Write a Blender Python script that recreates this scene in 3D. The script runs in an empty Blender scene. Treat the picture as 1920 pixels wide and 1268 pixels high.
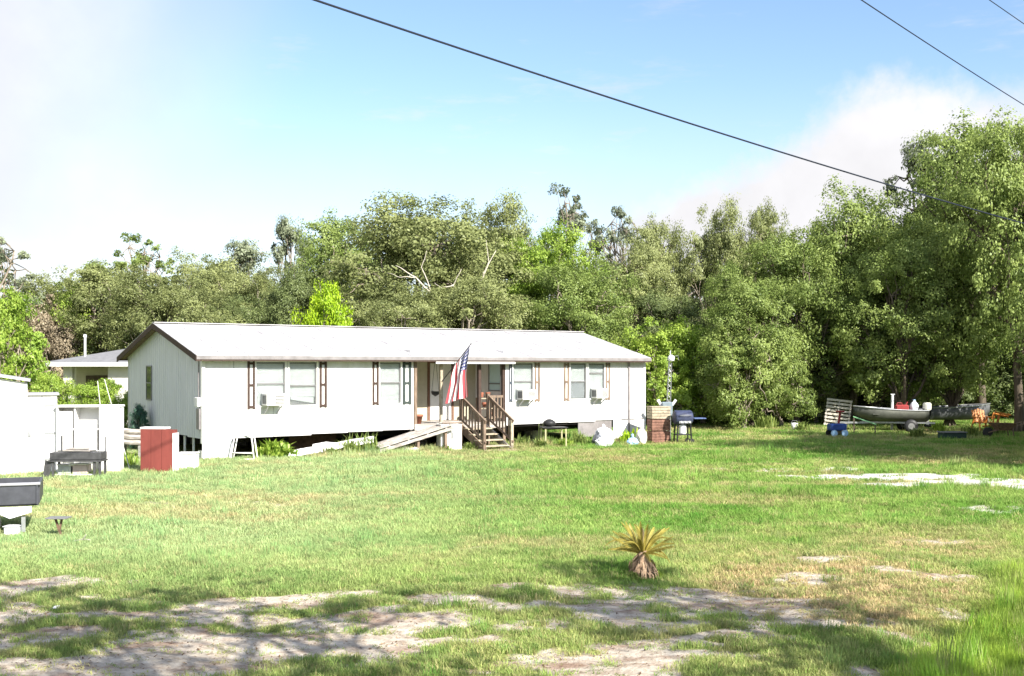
import bpy, math, random
import numpy as np
from mathutils import Vector, Matrix

R = math.radians
SC = bpy.context.scene
COL = SC.collection

# ------------------------------------------------------------------ camera, world, sun, exposure
FPX = 2100.0                       # focal length in pixels of the 1920 wide photograph
CAMH = 2.7
cam_d = bpy.data.cameras.new('camera')
cam = bpy.data.objects.new('camera', cam_d); COL.objects.link(cam)
cam_d.sensor_width = 36.0
cam_d.lens = FPX / 1920 * 36
cam_d.clip_start = 0.05; cam_d.clip_end = 3000
cam.location = (0, 0, CAMH)
cam.rotation_euler = (R(90), 0, 0)
cam_d.shift_y = 54.0 / 1920        # level camera, horizon a little below the middle
SC.camera = cam

SUN_EL = R(34)
SUN_H = Vector((0.62, -0.785, 0)).normalized()
to_sun = Vector((SUN_H.x * math.cos(SUN_EL), SUN_H.y * math.cos(SUN_EL), math.sin(SUN_EL)))
sd = bpy.data.lights.new('sun', 'SUN'); sd.energy = 5.0; sd.angle = R(0.5); sd.color = (1.0, 0.95, 0.86)
so = bpy.data.objects.new('sun', sd); COL.objects.link(so)
so.rotation_euler = to_sun.to_track_quat('Z', 'Y').to_euler(); so.location = (20, -20, 30)

SC.view_settings.view_transform = 'Standard'
SC.view_settings.look = 'None'
SC.view_settings.gamma = 1.0
SC.view_settings.use_curve_mapping = False
SC.view_settings.exposure = 1.15
SC.cycles.max_bounces = 6
SC.cycles.diffuse_bounces = 3
SC.cycles.glossy_bounces = 2
SC.cycles.transmission_bounces = 4
SC.cycles.sample_clamp_indirect = 6

def N(nt, t, **kw):
    n = nt.nodes.new(t)
    for k, v in kw.items():
        if k == 'inputs':
            for a, b in v.items():
                n.inputs[a].default_value = b
        else:
            setattr(n, k, v)
    return n

def make_world():
    w = bpy.data.worlds.new('World'); SC.world = w; w.use_nodes = True
    nt = w.node_tree; nt.nodes.clear(); L = nt.links.new
    out = N(nt, 'ShaderNodeOutputWorld'); bg = N(nt, 'ShaderNodeBackground')
    bg.inputs[1].default_value = 0.148
    sky = N(nt, 'ShaderNodeTexSky', sky_type='NISHITA')
    sky.sun_disc = False; sky.sun_elevation = SUN_EL
    sky.sun_rotation = math.atan2(to_sun.x, to_sun.y)
    sky.air_density = 1.0; sky.dust_density = 0.6; sky.ozone_density = 2.0
    tc = N(nt, 'ShaderNodeTexCoord'); sep = N(nt, 'ShaderNodeSeparateXYZ')
    nrm = N(nt, 'ShaderNodeVectorMath', operation='NORMALIZE')
    L(tc.outputs['Generated'], nrm.inputs[0]); L(nrm.outputs[0], sep.inputs[0])
    def mr(src, a, b, c, d, smooth=True):
        m = N(nt, 'ShaderNodeMapRange')
        if smooth: m.interpolation_type = 'SMOOTHSTEP'
        for i, v in enumerate((a, b, c, d)): m.inputs[i + 1].default_value = v
        L(src, m.inputs[0]); return m.outputs[0]
    def mt(op, a, b=None, clamp=False):
        m = N(nt, 'ShaderNodeMath', operation=op); m.use_clamp = clamp
        for i, v in enumerate((a, b)):
            if v is None: continue
            if isinstance(v, (int, float)): m.inputs[i].default_value = v
            else: L(v, m.inputs[i])
        return m.outputs[0]
    def noise(scale, detail, stretch=(1, 1, 1), rough=0.6, loc=(0, 0, 0)):
        mp = N(nt, 'ShaderNodeMapping'); mp.inputs['Scale'].default_value = stretch
        mp.inputs['Location'].default_value = loc
        L(nrm.outputs[0], mp.inputs[0])
        n = N(nt, 'ShaderNodeTexNoise'); n.inputs['Scale'].default_value = scale
        n.inputs['Detail'].default_value = detail; n.inputs['Roughness'].default_value = rough
        L(mp.outputs[0], n.inputs['Vector']); return n.outputs['Fac']
    X, Y, Z = sep.outputs
    # cumulus bank that climbs towards the right
    zb = mt('ADD', mr(X, -0.02, 0.30, 0.075, 0.232, False), mt('MULTIPLY', mt('SUBTRACT', noise(9, 6), 0.5), 0.09))
    zb = mt('ADD', zb, mt('MULTIPLY', mt('SUBTRACT', noise(38, 5, loc=(3, 1, 2)), 0.5), 0.035))
    bank = mr(mt('SUBTRACT', zb, Z), -0.012, 0.030, 0, 1)
    front = mr(Y, 0.0, 0.4, 0, 1)
    bank = mt('MULTIPLY', bank, mr(X, -0.03, 0.12, 0.15, 1.0))
    # thin high veil that covers the left
    veil = mr(mt('ADD', X, mt('MULTIPLY', mt('SUBTRACT', noise(3.5, 4), 0.5), 0.16)), -0.15, -0.44, 0.0, 0.93)
    # streaks of cirrus
    cir = mr(noise(5.5, 7, (1, 1, 5), 0.65, (4.2, 1.3, 0.4)), 0.54, 0.80, 0.0, 0.55)
    pale = mr(Z, 0.03, 0.26, 0.60, 0.0)
    cov = mt('MAXIMUM', bank, veil)
    cov = mt('MAXIMUM', cov, cir)
    cov = mt('MAXIMUM', cov, pale)
    cov = mt('MULTIPLY', cov, mr(Z, -0.02, 0.0, 0.0, 1.0))
    shade = mr(noise(6, 5, loc=(1, 5, 2)), 0.3, 0.7, 0.90, 1.06)
    cl = N(nt, 'ShaderNodeVectorMath', operation='SCALE'); cl.inputs[0].default_value = (3.05, 3.02, 3.10)
    L(shade, cl.inputs['Scale'])
    mix = N(nt, 'ShaderNodeMix', data_type='RGBA')
    L(cov, mix.inputs[0]); 
    hs = N(nt, 'ShaderNodeHueSaturation'); hs.inputs['Saturation'].default_value = 1.02; hs.inputs['Value'].default_value = .73; hs.inputs['Hue'].default_value = .502
    L(sky.outputs[0], hs.inputs['Color'])
    L(hs.outputs[0], mix.inputs[6]); L(cl.outputs[0], mix.inputs[7])
    L(mix.outputs[2], bg.inputs[0]); L(bg.outputs[0], out.inputs[0])
make_world()

# ------------------------------------------------------------------ helpers
rng = np.random.default_rng(7)
random.seed(7)

def at(px, d):
    """world x of something seen at column px of the photograph standing d metres away"""
    return (px - 960) / FPX * d
def gd(py):
    """distance of a ground point seen at row py"""
    return CAMH * FPX / (py - 688)

_mats = {}
def mat(name, color, rough=0.7, var=0.12, scale=8.0, metal=0.0, bump=0.0, color2=None, spec=0.3, stretch=(1, 1, 1), bscale=None, alpha=None):
    if name in _mats: return _mats[name]
    m = bpy.data.materials.new(name); m.use_nodes = True
    nt = m.node_tree; L = nt.links.new; b = nt.nodes['Principled BSDF']
    b.inputs['Roughness'].default_value = rough; b.inputs['Metallic'].default_value = metal
    b.inputs['Specular IOR Level'].default_value = spec
    c2 = color2 or tuple(max(0, c * (1 - var * 2.2)) for c in color)
    tc = N(nt, 'ShaderNodeTexCoord'); mp = N(nt, 'ShaderNodeMapping'); mp.inputs['Scale'].default_value = stretch
    no = N(nt, 'ShaderNodeTexNoise'); no.inputs['Scale'].default_value = scale; no.inputs['Detail'].default_value = 7
    no.inputs['Roughness'].default_value = 0.65
    L(tc.outputs['Object'], mp.inputs[0]); L(mp.outputs[0], no.inputs['Vector'])
    cr = N(nt, 'ShaderNodeValToRGB'); cr.color_ramp.elements[0].position = 0.33; cr.color_ramp.elements[1].position = 0.62
    cr.color_ramp.elements[0].color = (*c2, 1); cr.color_ramp.elements[1].color = (*color, 1)
    L(no.outputs['Fac'], cr.inputs[0]); L(cr.outputs[0], b.inputs['Base Color'])
    if bump:
        n2 = N(nt, 'ShaderNodeTexNoise'); n2.inputs['Scale'].default_value = bscale or scale * 3; n2.inputs['Detail'].default_value = 5
        bp = N(nt, 'ShaderNodeBump'); bp.inputs['Strength'].default_value = bump; bp.inputs['Distance'].default_value = 0.02
        L(mp.outputs[0], n2.inputs['Vector']); L(n2.outputs['Fac'], bp.inputs['Height']); L(bp.outputs[0], b.inputs['Normal'])
    _mats[name] = m
    return m

class MB:
    def __init__(s): s.v = []; s.f = []
    def add(s, vs, fs):
        o = len(s.v); s.v += [tuple(v) for v in vs]; s.f += [tuple(i + o for i in f) for f in fs]; return s
    def box(s, x0, x1, y0, y1, z0, z1, M=None, b=0.0):
        if b > 0:
            # chamfered box
            xs, ys, zs = (x0, x1), (y0, y1), (z0, z1)
            c = Vector(((x0 + x1) / 2, (y0 + y1) / 2, (z0 + z1) / 2)); h = Vector((abs(x1 - x0) / 2, abs(y1 - y0) / 2, abs(z1 - z0) / 2))
            b = min(b, h.x * .9, h.y * .9, h.z * .9)
            vs = []; idx = {}
            for sx in (-1, 1):
                for sy in (-1, 1):
                    for sz in (-1, 1):
                        for ax in range(3):
                            p = [sx * (h.x - (b if ax != 0 else 0)), sy * (h.y - (b if ax != 1 else 0)), sz * (h.z - (b if ax != 2 else 0))]
                            idx[(sx, sy, sz, ax)] = len(vs); vs.append(Vector(p) + c)
            fs = []
            for ax in range(3):
                a1, a2 = [a for a in range(3) if a != ax]
                for sg in (-1, 1):
                    q = []
                    for u, w in ((-1, -1), (1, -1), (1, 1), (-1, 1)):
                        k = [0, 0, 0]; k[ax] = sg; k[a1] = u; k[a2] = w; q.append(idx[(*k, ax)])
                    fs.append(q)
            for ax in range(3):          # edges along ax
                a1, a2 = [a for a in range(3) if a != ax]
                for u in (-1, 1):
                    for w in (-1, 1):
                        k0 = [0, 0, 0]; k0[ax] = -1; k0[a1] = u; k0[a2] = w
                        k1 = list(k0); k1[ax] = 1
                        fs.append([idx[(*k0, a1)], idx[(*k1, a1)], idx[(*k1, a2)], idx[(*k0, a2)]])
            for sx in (-1, 1):
                for sy in (-1, 1):
                    for sz in (-1, 1):
                        fs.append([idx[(sx, sy, sz, a)] for a in range(3)])
            if M: vs = [M @ v for v in vs]
            return s.add(vs, fs)
        vs = [Vector((x, y, z)) for z in (z0, z1) for (x, y) in ((x0, y0), (x1, y0), (x1, y1), (x0, y1))]
        if M: vs = [M @ v for v in vs]
        return s.add(vs, [(0, 3, 2, 1), (4, 5, 6, 7), (0, 1, 5, 4), (1, 2, 6, 5), (2, 3, 7, 6), (3, 0, 4, 7)])
    def bar(s, a, b, w, h, up=(0, 0, 1)):
        """rectangular bar from a to b"""
        a, b = Vector(a), Vector(b); d = (b - a); L = d.length; d.normalize()
        u = Vector(up); side = d.cross(u)
        if side.length < 1e-4: side = d.cross(Vector((0, 1, 0)))
        side.normalize(); u = side.cross(d).normalized()
        M = Matrix((side, d, u)).transposed().to_4x4(); M.translation = a
        return s.box(-w / 2, w / 2, 0, L, -h / 2, h / 2, M)
    def tube(s, pts, rad, n=8, caps=True):
        pts = [Vector(p) for p in pts]
        if not hasattr(rad, '__len__'): rad = [rad] * len(pts)
        o = len(s.v); prev = None
        for i, p in enumerate(pts):
            t = (pts[min(i + 1, len(pts) - 1)] - pts[max(i - 1, 0)]).normalized()
            if prev is None:
                x = t.cross(Vector((0, 0, 1)));
                if x.length < .05: x = t.cross(Vector((1, 0, 0)))
            else: x = prev - t * prev.dot(t)
            x.normalize(); prev = x; y = t.cross(x)
            for k in range(n):
                a = 2 * math.pi * k / n
                s.v.append(tuple(p + (x * math.cos(a) + y * math.sin(a)) * rad[i]))
        for i in range(len(pts) - 1):
            for k in range(n):
                a = o + i * n + k; b = o + i * n + (k + 1) % n
                s.f.append((a, b, b + n, a + n))
        if caps:
            s.f.append(tuple(o + k for k in range(n))[::-1]); s.f.append(tuple(o + (len(pts) - 1) * n + k for k in range(n)))
        return s
    def lathe(s, prof, n=16, c=(0, 0, 0), M=None):
        vs = []; fs = []
        for (r, z) in prof:
            for k in range(n):
                a = 2 * math.pi * k / n; v = Vector((c[0] + r * math.cos(a), c[1] + r * math.sin(a), c[2] + z))
                vs.append(M @ v if M else v)
        for i in range(len(prof) - 1):
            for k in range(n):
                a = i * n + k; b = i * n + (k + 1) % n
                fs.append((a, b, b + n, a + n))
        fs.append(tuple(range(n))[::-1]); fs.append(tuple((len(prof) - 1) * n + k for k in range(n)))
        return s.add(vs, fs)
    def lump(s, c, r, seed=0, n=10, m=7, amp=.25, flat=True):
        """crumpled bag like lump resting on z of c"""
        q = random.Random(seed); vs = []; fs = []
        for i in range(m + 1):
            th = math.pi * i / m
            for k in range(n):
                a = 2 * math.pi * k / n; rr = 1 + q.uniform(-amp, amp)
                x = r[0] * math.sin(th) * math.cos(a) * rr; y = r[1] * math.sin(th) * math.sin(a) * rr; z = r[2] * math.cos(th) * (1 + q.uniform(-amp, amp) * .5)
                vs.append((c[0] + x, c[1] + y, c[2] + max(z, -r[2] * .75) + r[2] * .75))
        for i in range(m):
            for k in range(n):
                a = i * n + k; b = i * n + (k + 1) % n; fs.append((a, a + n, b + n, b))
        return s.add(vs, fs)
    def build(s, name, m, parent=None, smooth=False):
        me = bpy.data.meshes.new(name); me.from_pydata(s.v, [], s.f); me.materials.append(m)
        if smooth:
            for p in me.polygons: p.use_smooth = True
        me.update()
        o = bpy.data.objects.new(name, me); COL.objects.link(o)
        if parent: o.parent = parent
        return o

def tag(o, label=None, cat=None, group=None, kind=None):
    if label: o['label'] = label
    if cat: o['category'] = cat
    if group: o['group'] = group
    if kind: o['kind'] = kind
    return o
def empty(name, loc, rz=0, **kw):
    e = bpy.data.objects.new(name, None); COL.objects.link(e); e.location = loc; e.rotation_euler = (0, 0, rz)
    e.empty_display_size = .3
    return tag(e, **kw)
def copy_tree(o, parent=None):
    c = o.copy(); COL.objects.link(c); c.parent = parent
    for ch in list(o.children): copy_tree(ch, c)
    return c
def copy_part(o, loc, parent, rot=None):
    c = o.copy(); COL.objects.link(c); c.parent = parent; c.location = loc
    if rot is not None: c.rotation_euler = rot
    return c

# ------------------------------------------------------------------ noise used for ground zones (numpy value noise)
_perm = np.random.default_rng(3).random((256, 256))
def vnoise(x, y):
    xi = np.floor(x).astype(int); yi = np.floor(y).astype(int); fx = x - xi; fy = y - yi
    fx = fx * fx * (3 - 2 * fx); fy = fy * fy * (3 - 2 * fy)
    g = lambda a, b: _perm[a % 256, b % 256]
    return (g(xi, yi) * (1 - fx) + g(xi + 1, yi) * fx) * (1 - fy) + (g(xi, yi + 1) * (1 - fx) + g(xi + 1, yi + 1) * fx) * fy
def fbm(x, y, o=4):
    s = 0; a = .5; t = 0
    for i in range(o):
        s = s + a * vnoise(x * 2 ** i + 17 * i, y * 2 ** i + 31 * i); t += a; a *= .55
    return s / t
def sm(e0, e1, x):
    t = np.clip((x - e0) / (e1 - e0), 0, 1); return t * t * (3 - 2 * t)

BARE = [  # x, y, rx, ry, strength
    (-6.0, 13.9, 1.1, .45, 1.), (-3.0, 12.95, .95, .50, 1.0), (-4.6, 12.35, 1.7, .42, .85), (-5.2, 11.2, .9, .45, .9),
    (-2.4, 10.9, 1.6, .75, 1.0), (-3.4, 10.0, 1.8, .42, 1.0), (-1.5, 12.0, 1.2, .45, .95), (-.3, 13.0, 1.1, .42, .9),
    (.2, 13.9, .5, .25, .8), (2.9, 12.8, .95, .6, 1.0), (3.9, 14.2, .6, .35, .9), (5.0, 12.3, .5, .35, .9), (3.4, 11.9, .7, .35, .8), (5.6, 14.4, .6, .3, .8), (2.2, 13.7, .5, .25, .8), (1.35, 11.7, .45, .4, .9), (.45, 10.05, .75, .6, 1.0), (-.3, 11.2, .6, .35, .85), (1.9, 12.3, .35, .3, .8),
    (.3, 11.8, .7, .3, .8), (1.9, 15.6, .35, .2, .5), (4.4, 15.6, .55, .3, .75), (5.0, 14.6, .4, .3, .6), (6.6, 17.5, .5, .5, .6), (3.9, 11.2, .4, .3, .8),
    (-.35, 16.6, .4, .2, .55), (9.3, 27.4, 2.6, .9, .95), (12.5, 25.8, 3.8, 1.25, 1.0), (9.8, 25.6, 1.8, .7, .9), (17.0, 25.3, 4.0, 1.6, 1.0), (9.5, 21.3, .9, .5, .6),
    (7.0, 29.5, 3.0, .8, .4), (-6.0, 22.3, 2.0, .45, .35), (-8.0, 14.6, 1.2, .3, .6)]
def zones(x, y):
    wx = x + (fbm(x * 1.1, y * 1.1) - .5) * 1.3; wy = y + (fbm(x * 1.1 + 40, y * 1.1 + 9) - .5) * 1.3
    b = np.zeros_like(x)
    for (cx, cy, rx, ry, st) in BARE:
        q = np.sqrt(((wx - cx) / rx) ** 2 + ((wy - cy) / ry) ** 2)
        b = np.maximum(b, st * sm(1.35, .55, q))
    n = fbm(x * 2.6, y * 2.6 + 5)
    b = np.clip(b + ((n - .5) * 1.7 + (fbm(x * 9, y * 9 + 5, 3) - .5) * 1.3) * sm(0.02, .4, b), 0, 1)
    near = sm(15.5, 12.5, y) * sm(4.4, 2.5, x)
    b = np.maximum(b, near * sm(.46, .62, fbm(x * .9 + 8, y * 1.5 + 3)) * .9)
    dry = sm(1.5, .5, np.sqrt(((wx - 4.1) / 1.9) ** 2 + ((wy - 13.6) / 2.6) ** 2))
    dry = np.maximum(dry, .75 * sm(1.5, .4, np.sqrt(((wx - 6.4) / 1.4) ** 2 + ((wy - 17) / 1.5) ** 2)))
    dry = np.maximum(dry, .7 * sm(.58, .72, fbm(x * .35 + 3, y * .35 + 2)) * sm(14, 17, y))
    dry = np.maximum(dry, .55 * sm(.53, .68, fbm(x * .22 + 13, y * .75 + 2)) * sm(14, 17, y))
    dry = np.maximum(dry, .35 * near)
    lush = sm(0, 1.2, (x - 2.6) - (y - 9.5) * .62 + (fbm(x * .9, y * .9 + 70) - .5) * 1.2) * sm(16.5, 14, y)
    lush = np.maximum(lush, sm(.8, 2.0, x - 4.7 - (y - 12) * .32) * sm(21, 17, y) * .6)
    b = b * (1 - .85 * sm(.3, .8, lush) * (y < 15))
    dry = dry * (1 - lush)
    return b, dry, lush
def gz(x, y):
    x = np.asarray(x, float); y = np.asarray(y, float)
    h = (fbm(x * .45 + 5, y * .45) - .5) * .16 * sm(31, 22, y)
    h = h + (fbm(x * 2.2, y * 2.2 + 3) - .5) * .035 * sm(22, 15, y)
    ditch = sm(2.4, 4.2, x - (y - 9.5) * .45) * sm(14, 9, y)
    return h - .28 * ditch
def gz1(x, y): return float(gz(np.array([x]), np.array([y]))[0])

# ------------------------------------------------------------------ ground
def graded(knots):
    a = []
    for (s, e, st) in knots: a += list(np.arange(s, e, st))
    a.append(knots[-1][1]); return np.array(a)
def ground():
    xs = graded([(-900, -100, 100), (-100, -40, 10), (-40, -12, 1.0), (-12, -7, .25), (-7, 7.5, .09), (7.5, 20, .3), (20, 40, 1.5), (40, 100, 10), (100, 900, 100)])
    ys = graded([(-300, -20, 40), (-20, 6, 2), (6, 9, .3), (9, 17.5, .09), (17.5, 32, .28), (32, 62, 1.2), (62, 120, 8), (120, 1200, 120)])
    X, Y = np.meshgrid(xs, ys); nx, ny = len(xs), len(ys)
    Z = gz(X, Y)
    co = np.stack([X, Y, Z], -1).reshape(-1, 3)
    i = np.arange(nx * ny).reshape(ny, nx)
    q = np.stack([i[:-1, :-1], i[:-1, 1:], i[1:, 1:], i[1:, :-1]], -1).reshape(-1, 4)
    me = bpy.data.meshes.new('ground')
    me.vertices.add(len(co)); me.vertices.foreach_set('co', co.ravel())
    me.loops.add(q.size); me.loops.foreach_set('vertex_index', q.ravel())
    me.polygons.add(len(q)); me.polygons.foreach_set('loop_start', np.arange(0, q.size, 4)); me.polygons.foreach_set('loop_total', np.full(len(q), 4))
    me.update(); me.validate()
    me.polygons.foreach_set('use_smooth', np.ones(len(q), bool))
    b, d, l = zones(X.ravel(), Y.ravel())
    for nm, arr in (('bare', b), ('dry', d), ('lush', l), ('pale', sm(5, 8, X.ravel()) * sm(19, 23, Y.ravel()))):
        at_ = me.attributes.new(nm, 'FLOAT', 'POINT'); at_.data.foreach_set('value', arr.astype(np.float32))
    m = bpy.data.materials.new('lawn_soil'); m.use_nodes = True; nt = m.node_tree; L = nt.links.new
    bs = nt.nodes['Principled BSDF']; bs.inputs['Roughness'].default_value = .95; bs.inputs['Specular IOR Level'].default_value = .1
    tc = N(nt, 'ShaderNodeTexCoord')
    def noise(s, det=6, st=(1, 1, 1)):
        mp = N(nt, 'ShaderNodeMapping'); mp.inputs['Scale'].default_value = st; L(tc.outputs['Object'], mp.inputs[0])
        n = N(nt, 'ShaderNodeTexNoise'); n.inputs['Scale'].default_value = s; n.inputs['Detail'].default_value = det; n.inputs['Roughness'].default_value = .7
        L(mp.outputs[0], n.inputs['Vector']); return n.outputs['Fac']
    def ramp(f, *st):
        r = N(nt, 'ShaderNodeValToRGB'); e = r.color_ramp.elements
        e[0].position = st[0][0]; e[0].color = (*st[0][1], 1); e[1].position = st[1][0]; e[1].color = (*st[1][1], 1)
        for p, c in st[2:]:
            k = e.new(p); k.color = (*c, 1)
        L(f, r.inputs[0]); return r.outputs[0]
    def mix(f, a, c):
        x = N(nt, 'ShaderNodeMix', data_type='RGBA'); L(f, x.inputs[0]); L(a, x.inputs[6]); L(c, x.inputs[7]); return x.outputs[2]
    def attr(n): a = N(nt, 'ShaderNodeAttribute', attribute_name=n); return a.outputs['Fac']
    def mth(op, a, c):
        x = N(nt, 'ShaderNodeMath', operation=op); x.use_clamp = True
        for i2, v in enumerate((a, c)):
            if isinstance(v, float): x.inputs[i2].default_value = v
            else: L(v, x.inputs[i2])
        return x.outputs[0]
    grass = ramp(noise(14), (.30, (.09, .15, .035)), (.70, (.28, .36, .11)), (.5, (.17, .26, .065)))
    big = ramp(noise(.28, 4), (.35, (.17, .26, .055)), (.65, (.31, .34, .12)))
    g = N(nt, 'ShaderNodeMix', data_type='RGBA'); g.inputs[0].default_value = .45; L(grass, g.inputs[6]); L(big, g.inputs[7])
    dryc = ramp(noise(20), (.35, (.20, .15, .065)), (.65, (.40, .29, .14)))
    c = mix(mth('MULTIPLY', attr('dry'), .75), g.outputs[2], dryc)
    sand = ramp(noise(5, 8), (.30, (.32, .25, .18)), (.66, (.78, .70, .58)), (.48, (.58, .50, .40)))
    soil = ramp(noise(30, 6), (.3, (.20, .12, .085)), (.7, (.42, .28, .20)))
    sand = mix(ramp(noise(.85, 5, (1, 1.8, 1)), (.50, (0, 0, 0)), (.64, (.85, .85, .85))), sand, soil)
    px_ = N(nt, 'ShaderNodeMix', data_type='RGBA'); L(attr('pale'), px_.inputs[0]); L(sand, px_.inputs[6]); px_.inputs[7].default_value = (.72, .69, .65, 1); sand = px_.outputs[2]
    fine = noise(60, 4)
    bm = mth('ADD', attr('bare'), mth('MULTIPLY', mth('SUBTRACT', fine, .5), 1.0))
    mr = N(nt, 'ShaderNodeMapRange'); mr.inputs[1].default_value = .30; mr.inputs[2].default_value = .62; L(bm, mr.inputs[0])
    c = mix(mr.outputs[0], c, sand)
    L(c, bs.inputs['Base Color'])
    bp = N(nt, 'ShaderNodeBump'); bp.inputs['Strength'].default_value = .9; bp.inputs['Distance'].default_value = .05
    L(noise(22, 8), bp.inputs['Height']); L(bp.outputs[0], bs.inputs['Normal'])
    me.materials.append(m)
    o = bpy.data.objects.new('ground', me); COL.objects.link(o)
    tag(o, 'patchy lawn with sandy bare spots', None, None, 'structure')
ground()

# ------------------------------------------------------------------ grass
def gmat():
    m = bpy.data.materials.new('grass_blade'); m.use_nodes = True; nt = m.node_tree; L = nt.links.new; nt.nodes.clear()
    out = N(nt, 'ShaderNodeOutputMaterial'); df = N(nt, 'ShaderNodeBsdfDiffuse'); tr = N(nt, 'ShaderNodeBsdfTranslucent')
    ms = N(nt, 'ShaderNodeMixShader'); ms.inputs[0].default_value = .35
    a = N(nt, 'ShaderNodeAttribute', attribute_name='tint', attribute_type='INSTANCER')
    L(a.outputs['Color'], df.inputs[0]); L(a.outputs['Color'], tr.inputs[0]); L(df.outputs[0], ms.inputs[1]); L(tr.outputs[0], ms.inputs[2]); L(ms.outputs[0], out.inputs[0])
    return m
def tuft(seed, nb, rad, h, wid, lean):
    q = np.random.default_rng(seed); vs = []; fs = []
    for i in range(nb):
        a = q.uniform(0, 6.283); r = rad * math.sqrt(q.random()); x, y = r * math.cos(a), r * math.sin(a)
        hh = h * q.uniform(.5, 1.15); az = q.uniform(0, 6.283); ln = lean * q.uniform(.2, 1.3) * hh
        dx, dy = math.cos(az) * ln, math.sin(az) * ln; b = az + math.pi / 2 + q.uniform(-.5, .5); w = wid * q.uniform(.7, 1.3)
        sx, sy = math.cos(b) * w / 2, math.sin(b) * w / 2; o = len(vs)
        vs += [(x - sx, y - sy, -.01), (x + sx, y + sy, -.01), (x + dx * .35 + sx * .8, y + dy * .35 + sy * .8, hh * .6), (x + dx * .35 - sx * .8, y + dy * .35 - sy * .8, hh * .6), (x + dx, y + dy, hh)]
        fs += [(o, o + 1, o + 2, o + 3), (o + 3, o + 2, o + 4)]
    me = bpy.data.meshes.new('tuft'); me.from_pydata(vs, [], fs); me.materials.append(GM); return me
GM = gmat()
def scatter(name, meshes, pos, rot, scl, tint, label):
    """one stuff object: tufts spread over points by geometry nodes"""
    me = bpy.data.meshes.new(name); me.vertices.add(len(pos)); me.vertices.foreach_set('co', pos.astype(np.float32).ravel())
    a = me.attributes.new('rot', 'FLOAT_VECTOR', 'POINT'); a.data.foreach_set('vector', rot.astype(np.float32).ravel())
    a = me.attributes.new('scl', 'FLOAT_VECTOR', 'POINT'); a.data.foreach_set('vector', scl.astype(np.float32).ravel())
    a = me.attributes.new('kindex', 'INT', 'POINT'); a.data.foreach_set('value', rng.integers(0, len(meshes), len(pos)).astype(np.int32))
    a = me.attributes.new('tint', 'FLOAT_COLOR', 'POINT'); a.data.foreach_set('color', np.concatenate([tint, np.ones((len(pos), 1))], 1).astype(np.float32).ravel())
    o = bpy.data.objects.new(name, me); COL.objects.link(o)
    src = bpy.data.collections.new(name + '_source')
    for k, t in enumerate(meshes):
        src.objects.link(bpy.data.objects.new('%s_tuft_%d' % (name, k), t))
    ng = bpy.data.node_groups.new(name, 'GeometryNodeTree')
    ng.interface.new_socket('Geometry', in_out='INPUT', socket_type='NodeSocketGeometry'); ng.interface.new_socket('Geometry', in_out='OUTPUT', socket_type='NodeSocketGeometry')
    L = ng.links.new; gi = ng.nodes.new('NodeGroupInput'); go = ng.nodes.new('NodeGroupOutput')
    ip = ng.nodes.new('GeometryNodeInstanceOnPoints'); ci = ng.nodes.new('GeometryNodeCollectionInfo')
    ci.inputs['Collection'].default_value = src; ci.inputs['Separate Children'].default_value = True; ci.inputs['Reset Children'].default_value = True
    def na(n, t):
        x = ng.nodes.new('GeometryNodeInputNamedAttribute'); x.data_type = t; x.inputs['Name'].default_value = n; return x.outputs['Attribute']
    mp = ng.nodes.new('GeometryNodeMeshToPoints'); L(gi.outputs[0], mp.inputs['Mesh'])
    L(mp.outputs[0], ip.inputs['Points']); L(ci.outputs[0], ip.inputs['Instance']); ip.inputs['Pick Instance'].default_value = True
    L(na('kindex', 'INT'), ip.inputs['Instance Index']); L(na('scl', 'FLOAT_VECTOR'), ip.inputs['Scale'])
    er = ng.nodes.new('FunctionNodeEulerToRotation'); L(na('rot', 'FLOAT_VECTOR'), er.inputs[0]); L(er.outputs[0], ip.inputs['Rotation'])
    L(ip.outputs[0], go.inputs[0])
    md = o.modifiers.new('scatter', 'NODES'); md.node_group = ng
    tag(o, label, None, None, 'stuff'); return o

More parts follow.
